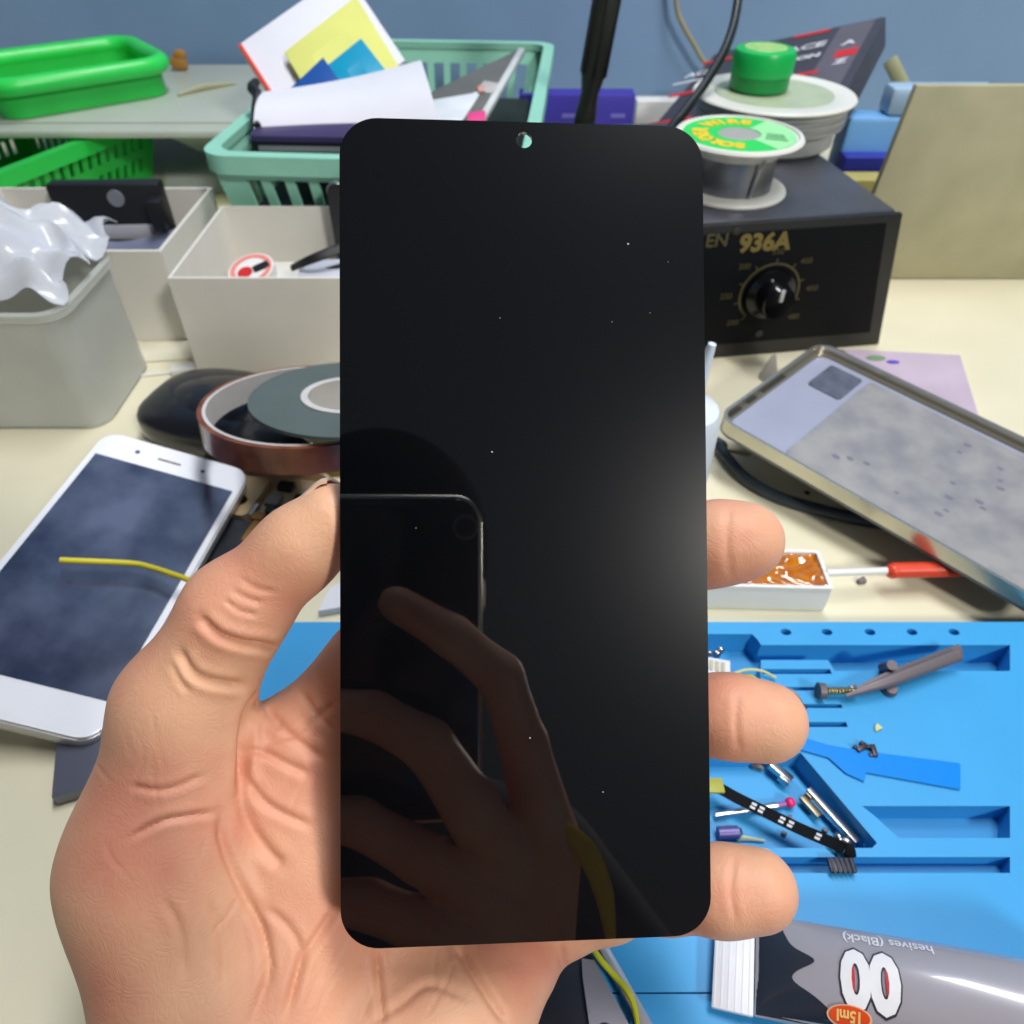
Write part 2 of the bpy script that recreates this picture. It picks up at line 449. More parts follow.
CREASE = [  # (pixel polyline, depth mm, width px)
 ([(200, 617), (208, 626), (221, 636), (242, 643), (262, 646), (286, 650)], 1.3, 5),
 ([(180, 650), (186, 664), (196, 675), (211, 681), (228, 684), (246, 685)], 1.1, 5),
 ([(172, 662), (180, 680), (190, 692)], .4, 4),
 ([(262, 692), (250, 712), (245, 732), (243, 760), (241, 800)], 2.2, 6),
 ([(244, 752), (262, 752), (288, 765), (310, 775)], .7, 5),
 ([(246, 775), (262, 800), (285, 815), (312, 826)], .7, 5),
 ([(240, 800), (250, 826), (266, 850), (284, 868)], .9, 7),
 ([(221, 812), (222, 838), (232, 868), (248, 902), (262, 930), (268, 975), (250, 1024)], 1.0, 6),
 ([(128, 840), (160, 822), (190, 816), (218, 812)], .5, 4),
 ([(130, 786), (165, 790), (205, 775)], .35, 4),
 ([(262, 905), (290, 930), (300, 960), (288, 1015)], .5, 5),
 ([(338, 905), (318, 935), (300, 965), (284, 1020)], .7, 5),
 ([(377, 948), (379, 985), (383, 1024)], .6, 4),
 ([(456, 944), (470, 968), (490, 1000), (508, 1026)], .9, 5),
 ([(560, 944), (562, 960), (566, 972)], .6, 4),
 ([(470, 1000), (430, 985), (400, 1005), (370, 1024)], .4, 5),
 ([(258, 700), (290, 735), (325, 760)], .6, 5), ([(262, 745), (300, 730), (338, 700)], .4, 4),
 ([(300, 690), (318, 715), (338, 732)], .4, 4),
 ([(165, 900), (180, 930), (184, 975)], .35, 5), ([(210, 900), (222, 940), (224, 990)], .35, 5),
 ([(738, 692), (736, 722), (739, 752)], .25, 4), ([(734, 855), (731, 888), (736, 925)], .25, 4), ([(729, 505), (727, 540), (731, 580)], .2, 4),
 ([(232, 590), (246, 598), (262, 603)], .3, 3), ([(240, 578), (256, 588), (276, 592)], .25, 3), ([(224, 600), (238, 610), (258, 616)], .3, 3),
]
for i in range(34):   # fine random wrinkles across the palm
    x, y = random.uniform(110, 500), random.uniform(740, 1020); a = random.uniform(-2.2, -.9); L = random.uniform(25, 70)
    if 340 < x and y < 950: continue
    CREASE.append(([(x, y), (x+math.cos(a)*L*.5+random.uniform(-4, 4), y+math.sin(a)*L*.5), (x+math.cos(a)*L, y+math.sin(a)*L)], random.uniform(.06, .15), 2.2))
def crease_post(co, no):
    d = -co[:, 2]; px = 512+co[:, 0]/d*FPX; py = 512-co[:, 1]/d*FPX
    vdir = -co/np.linalg.norm(co, axis=1)[:, None]; face = np.clip((no*vdir).sum(1)*3, 0, 1)
    sh = np.zeros(len(co))
    for pl, dep, w in CREASE:
        if dep > .24: dep, w = dep*1.1, w*.85
        pts = [tuple(p)[:2] for p in spline([(x, y, 0) for x, y in pl], 6)]
        dm = np.full(len(co), 1e9); tt = np.zeros(len(co)); n = len(pts)-1
        x0, x1 = min(p[0] for p in pts)-5*w, max(p[0] for p in pts)+5*w; y0, y1 = min(p[1] for p in pts)-5*w, max(p[1] for p in pts)+5*w
        m = (px > x0) & (px < x1) & (py > y0) & (py < y1); qx, qy = px[m], py[m]
        if not m.any(): continue
        dd = np.full(len(qx), 1e9); t2 = np.zeros(len(qx))
        for i in range(n):
            ax_, ay_ = pts[i]; bx, by = pts[i+1]; L = (bx-ax_)**2+(by-ay_)**2+1e-9
            t = np.clip(((qx-ax_)*(bx-ax_)+(qy-ay_)*(by-ay_))/L, 0, 1)
            ds = np.hypot(qx-ax_-t*(bx-ax_), qy-ay_-t*(by-ay_)); u = ds < dd
            dd = np.where(u, ds, dd); t2 = np.where(u, (i+t)/n, t2)
        env = np.clip(np.minimum(t2, 1-t2)*6+.15, 0, 1)
        sh[m] += env*(-dep*np.exp(-(dd/w)**2)+dep*.3*np.exp(-((dd-2.2*w)/(1.3*w))**2))
    return co+no*(sh*face)[:, None]
me = skin_mesh('hand', hand_field, (-128, -215, -205), (78, 18, -50), 1.05, 1, crease_post)
hand = mesh_to_obj('hand', me, skin, None)
tag(hand, 'bare hand with open palm and creases, thumb and fingertips gripping the black screen', 'hand')
def cs2w(p): return CS(p[0], p[1], p[2])
def nail(tip, base, r, nrm, L=.0115, name='nail'):
    a, b_ = V(tip), V(base); ax = (a-b_).normalized(); n = V(nrm); n = (n-ax*n.dot(ax)).normalized(); s = ax.cross(n)
    def fn(u, v):
        th = (v-.5)*1.5; t = (u-.55)*11
        end = 1-max(0, (u-.8)/.2)**2*.12
        rr = (r+.22)*end
        return cs2w(a+ax*t+(n*math.cos(th)+s*math.sin(th))*rr)
    g = G(); g.grid(fn, 10, 14, -.0006); return obj(name, g, nailm, hand)
nail(TH[0], TH[1], 7.9, (-.72, .62, -.25), name='thumb_nail')
for c, r in ((IN, 8.7), (MD, 9.0), (RG, 8.9)):
    nail(c[0], c[1], r, (.15, 0, -1), name='finger_nail')

# ---- the photographer behind the lens (visible mirrored in the screen)
def mirror(p):
    "world point reflected in the screen plane"
    return p-pn*(2*(p-PO).dot(pn))
def RM(px, py, D):
    w = mirror(PD(px, py, D))-CAM
    return (w.dot(RT)/MM, w.dot(UP)/MM, -w.dot(FW)/MM)

F1 = [RM(396, 603, 282), RM(452, 636, 284), RM(500, 676, 288), RM(524, 745, 294), RM(545, 830, 300)]
F2 = [RM(318, 700, 290), RM(375, 712, 284), RM(428, 742, 284), RM(470, 800, 290), RM(510, 870, 296)]
F3 = [RM(300, 800, 290), RM(360, 815, 284), RM(420, 850, 284), RM(500, 905, 290)]
F4 = [RM(310, 880, 290), RM(370, 895, 284), RM(430, 920, 285), RM(510, 950, 292)]
def clr(c, rs): return [(x, y, min(z, -3.2-r)) if x < 12 else (x, y, z) for (x, y, z), r in zip(c, rs)]
F1 = clr(F1, [7.2, 8.2, 9.2, 9.8, 13]); F2, F3, F4 = [clr(c, [7.5, 8.8, 9.8, 11, 12]) for c in (F2, F3, F4)]
def body_field(Pg):
    f = chain(Pg, F1, [7.2, 8.2, 9.2, 9.8, 13], 3)
    for c in (F2, F3, F4): f = smin(f, chain(Pg, c, [7.5, 8.8, 9.8, 11, 12][:len(c)], 3), 2)
    q = cone(Pg, RM(545, 850, 302), 15, RM(530, 960, 310), 18); q = smin(q, cone(Pg, RM(522, 850, 304), 13, RM(520, 960, 312), 17), 8)
    f = smin(f, q, 5)
    wr, el = RM(545, 1060, 330), (150, -250, 90)
    f = smin(f, cone(Pg, RM(500, 960, 314), 20, wr, 21), 8)
    f = smin(f, cone(Pg, wr, 22, el, 36), 10)
    return f
ph_hi = [max(p[k] for p in F1+F2+F3+F4)+28 for k in range(3)]
me = skin_mesh('arm', body_field, (-100, -310, -40), (200, -8, 150), 2.2, 1)
person = thing('person', 'person in a dark navy shirt bending over the bench, mirrored in the black screen', 'person', (0, -.3, -.75))
mesh_to_obj('arm', me, skin, person)
def torso_field(Pg):
    # camera axes; world-down is mostly -y here
    dn = np.array([0, -cp, -(-sp)*-1], np.float32)
    f = cone(Pg, (-42, -30, 285), 74, (-42, 28, 300), 78)
    f = smin(f, cone(Pg, (-42, -62, 270), 48, (-42, -20, 272), 62), 20)
    f = smin(f, cone(Pg, (-42, -60, 300), 55, (-42, -140, 330), 58), 25)
    return f
def tw(x, y, z): w = V((x, y, z))-CAM; return (w.dot(RT)/MM, w.dot(UP)/MM, -w.dot(FW)/MM)
HC = V((-.050, -.235, .432))
def head_field(Pg):
    def t(x, y, z): return tw(HC.x+x, HC.y+y, HC.z+z)
    f = cone(Pg, t(0, -.01, .01), 76, t(0, -.045, .02), 74)
    f = smin(f, cone(Pg, t(0, .045, -.035), 42, t(0, .055, -.075), 32), 22)
    f = smin(f, cone(Pg, t(0, .075, -.02), 8, t(0, .088, -.045), 10), 8)       # nose
    for s in (-1, 1):
        f = smin(f, cone(Pg, t(s*.028, .062, .012), 12, t(s*.012, .068, .012), 10), 8)
        f = smin(f, cone(Pg, t(s*.078, -.015, .0), 8, t(s*.078, -.012, -.03), 6), 5)
    f = smin(f, cone(Pg, t(-.012, .080, -.068), 5.5, t(.012, .080, -.068), 5.5), 5)
    return smin(f, cone(Pg, t(0, -.03, -.05), 50, t(0, -.09, -.15), 54), 20)
ax0 = tw(HC.x, HC.y, HC.z)
me = skin_mesh('head', head_field, tuple(a-s for a, s in zip(ax0, (110, 230, 150))), tuple(a+s for a, s in zip(ax0, (110, 130, 190))), 4.0, 1)
mesh_to_obj('head', me, skin, person)
hairm = mk('hair', (12, 10, 10), .95, spec=.05)
g = G(TR(HC.x, HC.y-.022, HC.z+.040)); g.ell((0, 0, 0), .092, .108, .094, 32); obj('hair', g, hairm, person)
for s in (-1, 1):
    g = G(); g.ell((HC.x+s*.03, HC.y+.069, HC.z-.008), .012, .007, .006, 14); obj('eye', g, mk('eye_white', (70, 60, 55), .3), person)
def tors(Pg):
    f = None
    pts = [((-.045, -.36, .25), 95), ((-.045, -.42, .05), 125), ((-.045, -.44, -.2), 130)]
    for (a, ra), (b, rb) in zip(pts, pts[1:]):
        c = cone(Pg, tw(*a), ra, tw(*b), rb); f = c if f is None else smin(f, c, 30)
    for s in (-1, 1):
        f = smin(f, cone(Pg, tw(-.045+s*.10, -.38, .24), 72, tw(-.045+s*.24, -.37, .03), 52), 30)
    f = smin(f, cone(Pg, tw(.195, -.37, .03), 52, tw(.16, -.22, .02), 44), 20)
    f = smin(f, cone(Pg, tw(-.285, -.37, .03), 50, tw(-.15, -.22, .06), 42), 20)
    return f
co_ = [tw(x, y, z) for x in (-.40, .30) for y in (-.62, -.12) for z in (-.36, .37)]
lo_ = tuple(min(c[k] for c in co_) for k in range(3)); hi_ = tuple(max(c[k] for c in co_) for k in range(3))
me = skin_mesh('shirt', tors, lo_, hi_, 8.0, 1)
mesh_to_obj('shirt', me, mk('navy_cloth', (16, 20, 34), .85, bump=.3, bscale=900), person)
# yellow wrist strap
g = G(); g.tube([cs2w(RM(556, 822, 292)), cs2w(RM(585, 850, 290)), cs2w(RM(603, 890, 292)), cs2w(RM(612, 945, 296))], [.003, .0045, .004, .002], 10, flat=.4)
one('yellow_strap', g, mk('yellow_cloth', (222, 180, 30), .6), 'yellow strap hanging by the wrist, mirrored near the bottom of the black screen', 'strap')
# phone that takes the picture
CM = frame(CAM, RT, UP)
cam_ph = thing('camera_phone', 'black phone with a bright metal rim taking the picture, mirrored in the screen', 'phone', CS(-30, -117, 5))
X0, X1, Y0, Y1 = -66*MM, 6.2*MM, -117*MM, 12.5*MM
g = G(CM); g.prism(rrect(X0+.0012, Y0+.0012, X1-.0012, Y1-.0012, .009), .0020, .0095, bev=.0006); obj('body', g, black_gl, cam_ph)
rp_ = [CM @ V((x, y, .0042)) for x, y in rrect(X0+.0010, Y0+.0010, X1-.0010, Y1-.0010, .0095, 10)]
g = G(); g.tube(rp_+[rp_[0]], .0017, 12, sm=0); obj('rim', g, mk('phone_rim', (240, 232, 215), .30, 1), cam_ph)
g = G(CM); g.lathe([(.0052, .0019), (.0052, .0010), (.0042, .0008), (.0040, .0019)], 32); obj('lens_ring', g, dsteel, cam_ph)

# ================================================================== BLUE SILICONE MAT
def p2(px, py, z=13.5):
    q = P(px, py, z); return (q.x, q.y)
mat_m = mk('blue_silicone', (52, 156, 216), .5, var=.03, scale=40, bump=.04)
MZ, RZ = .008, .002
XL, XR = -.098, .262
YT = P(700, 622, 13.5).y; YB = -.035
def poly(lst): return [p2(x, y) for x, y in lst]
rec = []
# L-shaped storage channel under the rim, with the stepped screw field below it
rec.append((poly([(560, 634), (752, 634), (758, 640), (761, 645), (1010, 645), (1010, 671), (835, 671), (828, 660), (761, 660), (760, 690), (560, 690)]), -.0035))
g0 = (poly([(761, 660), (828, 660), (835, 671), (761, 671)]))
steps = []
for y0, y1, xe in ((669, 674, 832), (687, 690.5, 838), (704, 708, 843), (722, 727, 848)):
    rec.append((poly([(762, y0), (xe-2, y0), (xe, y1), (762, y1)]), .004))
# tool bay with the diagonal wall
rec.append((poly([(430, 753), (801, 753), (877, 843), (872, 848), (560, 848), (430, 848)]), -.0015))
rec.append((poly([(862, 806), (1010, 806), (1010, 838), (899, 838), (876, 817)]), -.001))
rec.append((poly([(560, 857), (1010, 857), (1010, 873), (560, 873)]), .0015))
rec.append((poly([(560, 992), (1010, 992), (1010, 994), (560, 994)]), .006))
for x in (786, 827, 870, 912, 954): rec.append(([(p2(x, 632)[0]+.0021*math.cos(a), p2(x, 632)[1]+.0016*math.sin(a)) for a in [k*math.pi/8 for k in range(16)]], .003))
def heights(rec, outer):
    pts, es = [], []
    for lp in [outer]+[r[0] for r in rec]:
        bq = len(pts); pts += [V(p) for p in lp]; es += [(bq+i, bq+(i+1) % len(lp)) for i in range(len(lp))]
    r = delaunay_2d_cdt(pts, es, [], 0, 1e-7); vc, tris = r[0], r[2]
    th = []
    keep = []
    for t in tris:
        c = sum((vc[i] for i in t), V((0, 0)))/3
        if not inside(c, outer): continue
        z = MZ
        for lp, zz in rec:
            if inside(c, lp): z = zz; break
        keep.append(t); th.append(z)
    g = G(); em = {}
    for t, z in zip(keep, th):
        g._add([(vc[i].x, vc[i].y, z) for i in t], [(0, 1, 2)])
        for i in range(3):
            a, b_ = t[i], t[(i+1) % 3]; em.setdefault((min(a, b_), max(a, b_)), []).append(z)
    for (a, b_), zs in em.items():
        if len(zs) == 1: zs = zs+[-.0055]
        if abs(zs[0]-zs[1]) > 1e-6:
            g._add([(vc[a].x, vc[a].y, zs[0]), (vc[b_].x, vc[b_].y, zs[0]), (vc[b_].x, vc[b_].y, zs[1]), (vc[a].x, vc[a].y, zs[1])], [(0, 1, 2, 3)])
    g._add([(x, y, -.0055) for x, y in outer], [tuple(range(len(outer)))])
    bmesh.ops.remove_doubles(g.bm, verts=g.bm.verts, dist=1e-6)
    return g
g = heights(rec, rrect(XL, YB, XR, YT, .004, 4))
MAT_LIFT = .006
bmesh.ops.translate(g.bm, verts=g.bm.verts, vec=(0, 0, MAT_LIFT-.0005))
matobj = one('repair_mat', g, mat_m, 'blue silicone repair mat with recessed trays and screw holes on the bench', 'mat')
def shift(z): return z+6

# ---------------- things on the mat  (heights: rim 14, trays about 3-9)
def rod(name, a, b, r, m, label, cat, **k):
    g = G(); g.cyl(a, b, r, **k); return one(name, g, m, label, cat)
# screw
s = thing('screw', 'long threaded silver screw lying in the stepped field of the blue mat', 'screw', P(836, 694, 14))
a, b_ = P(826, 691, 17), P(850, 691, 17); ax = (b_-a).normalized()
g = G(); g.lathe([(0, 0), (.0008, 0)]+[(.0016 if i % 2 else .0012, .0006*i) for i in range(1, 19)]+[(0, .0118)], 20, frame(a, V((0, 0, 1)), ax.cross(V((0, 0, 1)))) ); obj('shank', g, mk('brass_thread', (200, 190, 150), .3, 1), s)
g = G(); g.cyl(P(818, 691, 17), P(825, 691, 17), .0031, .0028); obj('head', g, dsteel, s)
# steel bit with dark handle
s = thing('tweezers', 'dark steel tweezers lying across the blue mat near the threaded screw', 'tweezers', P(870, 690, 14))
for dz, dy in ((0, 0), (2.2, 5)):
    g = G(); g.tube([P(846, 694+dy*.4, 15.5+dz), P(866, 686+dy*.6, 17+dz), P(896, 674+dy, 18+dz), P(960, 650+dy, 18+dz)], [.0007, .0014, .0022, .0024], 10, flat=.5); obj('arm', g, dsteel, s)
g = G(); g.box(-.0012, -.0012, 0, .0012, .0012, .002, .0003, M=Matrix.Translation(P(852, 690, 16))); obj('tip', g, silver, s)
g = G(); g.cyl(P(884, 668, 14), P(892, 665, 22), .0022, .0018); g.cyl(P(889, 690, 14), P(892, 688, 17), .003, .002)
one('standoff', g, dsteel, 'short metal standoff beside the dark tweezers on the blue mat', 'standoff')
# small connectors
for i, (x, y, lab) in enumerate(((861, 749, 'tiny dark connector on the blue mat, beside the longer one with two prongs'), (873, 752, 'tiny dark two-pronged connector lying on the blue mat'), )):
    q = P(x, y, 14); g = G(TR(q.x, q.y, q.z, .5+i)); g.box(-.0022, -.0008, 0, .0022, .0008, .0016, .0002); g.box(-.0022, -.0008, 0, -.001, .002, .0012, .0002); g.box(.001, -.0008, 0, .0022, .002+i*.001, .0012, .0002)
    one('connector', g, mk('connector_dark', (70, 62, 70), .4, .5), lab, 'connector')
q = P(877, 728, 14); g = G(TR(q.x, q.y, q.z, .4)); g.prism([(-.0016, -.001), (.0018, -.0008), (.0012, .0014), (-.0004, .0006)], 0, .0003)
one('foil_scrap', g, mk('yellow_scrap', (205, 205, 130), .5), 'tiny pale yellow scrap on the flat part of the blue mat', 'scrap')
# blue tape
g = G(); pts = [(800, 737), (830, 746), (866, 752), (960, 764), (960, 790), (866, 773), (864, 782), (846, 774), (828, 758), (800, 750)]
g.prism([(P(x, y, 14).x, P(x, y, 14).y) for x, y in pts], .0142, .0144)
one('blue_tape', g, mk('blue_tape', (0, 132, 226), .3, var=.03), 'bright blue film strip stuck flat on the blue mat', 'tape')
# steel bar pair in the bay
TZ = 4.6
s = thing('steel_ejector', 'slim bright steel tool lying along the diagonal wall of the blue tray', 'tool', P(835, 820, TZ))
a, b_ = P(808, 789, TZ+4), P(857, 843, TZ+3); M_ = frame(a, b_-a, V((0, 1, 0))); L = (b_-a).length
g = G(M_); g.box(0, -.0012, -.001, L, .0012, .0012, .0003); obj('shaft', g, silver, s)
g = G(M_); g.box(.0005, -.0042, -.0025, .0085, -.0016, -.0008, .0004); g.box(.0005, -.0018, -.0022, .003, -.0008, .0002, .0002); obj('clip', g, mk('satin_steel', (150, 140, 120), .4, 1), s)
g = G(); g.ell(tuple(P(846, 842, TZ+3)), .0026, .002, .002, 12); g.ell(tuple(P(838, 838, TZ+4)), .0016, .002, .002, 10); obj('tip', g, silver, s)
a, b_ = P(770, 764, TZ+4), P(791, 781, TZ+3); M_ = frame(a, b_-a, V((0, 1, 0))); L = (b_-a).length
g = G(M_); g.box(0, -.0015, -.0012, L, .0015, .0014, .0004); g.box(L*.55, -.0022, -.002, L, -.001, .001, .0003)
one('spring_clip', g, silver, 'short steel clip at the back of the blue tray under the middle fingertip', 'clip')
g = G(); g.ell(tuple(P(866, 843, TZ+2)), .0016, .0014, .0018, 10); g.ell(tuple(P(866, 837, TZ+3)), .0008, .0008, .0012, 8)
one('ball_bearing', g, silver, 'tiny steel bead in the corner of the blue tray beside the steel tool tip', 'bead')
# pin with pink head
s = thing('dial_pin', 'thin white-and-pink swab pin with a round pink head crossing under the black ribbon', 'pin', P(750, 812, TZ))
g = G(); g.cyl(P(715, 815, TZ+1.5), P(777, 805.5, TZ+1.5), .0010, .0011); obj('shaft', g, silver, s)
g = G(); g.cyl(P(777, 805.5, TZ+1.5), P(787, 803.5, TZ+1.5), .0009); obj('neck', g, mk('mauve', (150, 90, 160), .4), s)
g = G(); g.ell(tuple(P(790, 802.5, TZ+1.8)), .0018, .0018, .0017, 18); obj('head', g, mk('pink_ball', (225, 40, 110), .3), s)
# purple capsule
s = thing('vibration_motor', 'small purple-grey cylinder lying in the blue tray near the ring fingertip', 'motor', P(728, 834, TZ))
g = G(); g.cyl(P(718, 833, TZ+2), P(738, 832, TZ+2), .0021); obj('body', g, mk('purple_grey', (92, 84, 140), .35, .3), s)
g = G(); g.cyl(P(738.2, 832, TZ+2), P(741.5, 831.8, TZ+2), .0016, .0012); obj('tip', g, silver, s)
g = G(); g.tube([P(737, 838, TZ+.6), P(750, 839, TZ+.6), P(765, 841, TZ+.6)], [.0012, .0004], 8, flat=.4)
one('plastic_sliver', g, mk('cream_sliver', (205, 210, 170), .5), 'pale cream sliver in the blue tray beside the small purple cylinder', 'sliver')
# black ribbon cable
s = thing('flex_cable', 'black ribbon flex cable with white print lying across the blue tray', 'cable', P(780, 820, TZ))
RP = [P(700, 786, TZ+6), P(718, 788, TZ+7), P(735, 797, TZ+7), P(765, 812, TZ+7), P(800, 829, TZ+8), P(830, 842, TZ+10), P(845, 849, TZ+12)]
sp_ = spline(RP, 6)
def ribbon(pts, hw, off=0, th=.0003, name='ribbon', m=None, u0=0, u1=1, par=None, nrm=V((0, -.2, 1))):
    n = len(pts); g = G()
    def fn(u, v):
        f = (u0+(u1-u0)*u)*(n-1); k = min(int(f), n-2); p = pts[k].lerp(pts[k+1], f-k); t = (pts[min(k+1, n-1)]-pts[max(k-1, 0)]).normalized()
        sd = t.cross(nrm).normalized(); return p+sd*(hw*(v*2-1))+nrm.normalized()*off
    g.grid(fn, max(4, int(24*(u1-u0))), 2, th); return obj(name, g, m, par)
ribbon_m = mk('ribbon_black', (14, 17, 20), .8, spec=.15)
ribbon(sp_, .0019, m=ribbon_m, par=s)
g = G(); e0 = sp_[-1]; g.tube([e0, P(849, 851, TZ+12), P(851, 858, TZ+10)], [.0022, .002, .0018], 8, flat=.2); obj('bend', g, ribbon_m, s)
M_ = Matrix.Translation(P(842, 864, TZ+11)); g = G(M_); g.box(-.0042, -.0026, -.0008, .0038, .0018, .0006, .0003)
for i in range(5): g.box(-.0036+i*.0015, -.0030, .0004, -.0028+i*.0015, .0014, .0010)
obj('connector_plug', g, mk('plug_grey', (45, 48, 62), .4, .3), s)
g = G(); e1 = P(704, 787, TZ+7); g.box(-.0045, -.0026, -.0004, .0038, .0026, .0008, .0003, M=Matrix.Translation(P(712, 786, TZ+8.2))); obj('stiffener', g, mk('olive_stiff', (165, 165, 60), .5), s)
g = G(); n = len(sp_)
for u0 in (.44, .48, .58, .62, .76):
    f = u0*(n-1); k = int(f); p = sp_[k].lerp(sp_[k+1], f-k); t = (sp_[k+1]-sp_[k]).normalized(); sd = t.cross(V((0, -.2, 1))).normalized()
    M_ = frame(p+V((0, -.0, .0002)), t, -sd); g.box(-.0009, -.0011, -.0002, .0007, -.0003, .00022, M=M_); g.box(-.0007, .0002, -.0002, .0009, .0010, .00022, M=M_)
obj('print', g, mk('white_print', (215, 215, 220), .6), s)
# odds and ends at the back of the tray, beside the middle finger
s = thing('sticker_label', 'small white sticker with tiny marks at the screen edge on the blue mat', 'sticker', P(720, 668, 14))
g = G(frame(P(700, 672, 16), P(722, 676, 16)-P(700, 672, 16), P(714, 656, 15)-P(700, 672, 16))); g.box(0, 0, 0, .011, .008, .0003); obj('sheet', g, paper, s)
g = G(frame(P(704, 671, 16.5), P(724, 675, 16.5)-P(704, 671, 16.5), P(716, 656, 15.5)-P(704, 671, 16.5)))
for i in range(3): g.box(.002+.0022*i, .0012, .0002, .0032+.0022*i, .0060, .0004)
obj('print', g, mk('grey_print', (190, 185, 150), .6), s)
g = G(); g.tube([P(728, 676, 15), P(745, 670, 16), P(762, 671, 16), P(776, 678, 15)], .0005, 8); one('thin_wire', g, mk('cream_wire', (205, 205, 140), .5), 'thin cream wire curving over the blue mat behind the middle fingertip', 'wire')
g = G(); g.ell(tuple(P(747, 683, 13.5)), .0052, .0042, .0012, 20); one('putty_dot', g, mk('lime_putty', (200, 205, 45), .5), 'flat lime-yellow dab on the blue mat above the middle fingertip', 'putty')
g = G()
for x, y, r in ((716, 655, .002), (720, 651, .0018), (709, 654, .0014)): g.ell(tuple(P(x, y, 12)), r, r*.7, r*1.3, 10)
one('screw_cluster', g, silver, 'tiny silver screws clumped in the blue channel near the white sticker', 'screw')
g = G(); a = P(780, 694, 14); g.tube([P(778, 692, 15), P(788, 693, 16), P(796, 700, 16), P(801, 709, 15)], [.0016, .0022, .0014], 8, flat=.6); g.ell(tuple(P(802, 707, 15)), .002, .0015, .0012, 10)
one('metal_hook', g, silver, 'small bent metal hook peeking out behind the middle fingertip', 'hook')
g = G(); g.tube([P(752, 765, 5), P(758, 766, 5.5), P(762, 768, 5)], .0013, 8); one('bent_contact', g, dsteel, 'tiny dark bent contact at the back wall of the blue tray', 'contact')
for x, y, lab in ((790, 818, 'grey speck of solder in the middle of the blue tray'), (784, 834, 'silver speck in the blue tray under the black ribbon'), (825, 831, 'small dark chip near the end of the steel tool')):
    q = P(x, y, TZ); g = G(TR(q.x, q.y, q.z)); g.box(-.0008, -.0006, 0, .0010, .0005, .0009, .0002, M=Matrix.Rotation(x*.3, 4, 'Z')); one('solder_bit', g, dsteel, lab, 'solder bit')

# ---- glue tube
tube_m = mk('tube_silver', (158, 155, 163), .25, .0, var=.04, coat=.6)
nn, ll = tube_m.node_tree.nodes, tube_m.node_tree.links
ta, tb = P(727, 957, 18), P(890, 990, 26)
TM = frame(ta, tb-ta, V((0, 1, 0))); Lt = .105
def hw(s):
    t = min(max(s/.085, 0), 1); return .0128
def hh(s):
    t = min(max((s-.008)/.060, 0), 1); return .0007+.0125*(t*(2-t))**.8 if t > 0 else .0007
def tsurf(s, y):
    a, b_ = hw(s), hh(s); return math.sqrt(max(0, 1-min(1, abs(y)/a)**2.2))*b_
def tubesec(s0, s1, n, seg=36, ext=0):
    g = G(TM); vs, fs = [], []
    for i in range(n+1):
        s = s0+(s1-s0)*i/n
        for j in range(seg):
            a = 2*math.pi*j/seg; e = .9
            vs.append((s, (hw(s)+ext)*math.cos(a), (hh(s)+ext)*math.copysign(abs(math.sin(a))**e, math.sin(a))))
    for i in range(n):
        for j in range(seg): fs.append((i*seg+j, i*seg+(j+1) % seg, (i+1)*seg+(j+1) % seg, (i+1)*seg+j))
    fs.append(tuple(range(seg))); fs.append(tuple(n*seg+j for j in range(seg)))
    g._add(vs, fs); return g
glue = thing('glue_tube', 'silver and black squeeze tube of glue with white crimped end on the blue mat', 'glue tube', P(830, 985, 14))
obj('body', tubesec(.0075, Lt, 40), tube_m, glue)
g = G(TM); g.box(-.0035, -.0131, -.0008, .0072, .0131, .0009, .0004)
for i in range(6): g.box(-.003+i*.0018, -.0129, .0006, -.0026+i*.0018, .0129, .00100)
obj('crimp', g, mk('crimp_white', (225, 226, 232), .5), glue)
g = G(TM); g.lathe([(0, 0), (.0128, 0), (.0128, .0015), (.0070, .006), (.0060, .006), (.0060, .009), (0, .009)], 40, Matrix.Translation((Lt-.0004, 0, 0)) @ Matrix.Rotation(math.pi/2, 4, 'Y')); obj('shoulder', g, tube_m, glue)
g = G(TM); g.lathe([(0, .009), (.0078, .009), (.0070, .026), (.0062, .028), (0, .028)], 32, Matrix.Translation((Lt, 0, 0)) @ Matrix.Rotation(math.pi/2, 4, 'Y')); obj('cap', g, black_pl, glue)
# black printed field with a wavy front, wrapped on the tube
def wave(y):
    k = y/.0128; return .0185-.0060*k+.0045*math.exp(-((k-.12)/.16)**2)-.0035*math.exp(-((k+.28)/.2)**2)+.008*max(0, -k)**3
def wrapfn(off): return lambda p: V((p.x, p.y, 0))
g = G(TM)
def bf(u, v):
    y = -.0124+.0248*v; s = .0078+(wave(y)-.0078)*u; return V((s, y, tsurf(s, y)+.00012))
g.grid(bf, 24, 40, .0); obj('black_print', g, mk('tube_black', (38, 46, 58), .25, coat=.5), glue)
def wrap(s0, y0, k, fx=1, fy=1):
    def f(p):   # lettering runs upside down towards the cap
        s = s0-p.x*fx; y = y0-p.y*fy; return V((s, y, tsurf(s, y)+k+p.z))
    return f
g = G(TM); g.text('00', .0165, ext=.00002, bold=.0013, fn=wrap(.0350, -.0010, .0002, .80, 1.06)); obj('digit_outline', g, mk('outline_dark', (52, 50, 62), .4), glue)
g = G(TM); g.text('00', .0165, ext=.00002, bold=.0008, fn=wrap(.0350, -.0010, .00035, .80, 1.06)); obj('digits', g, mk('digit_white', (235, 235, 238), .35), glue)
g = G(TM); g.text('hesives (Black)', .0036, ext=.00002, bold=.00006, fn=wrap(.0400, .0086, .0002)); obj('lettering', g, paper, glue)
def oval(cx, cy, rx, ry, k):
    g = G(TM); g.grid(lambda u, v: (lambda s, y: V((s, y, tsurf(s, y)+k)))(cx+rx*u*math.cos(2*math.pi*v), cy+ry*u*math.sin(2*math.pi*v)), 6, 28); return g
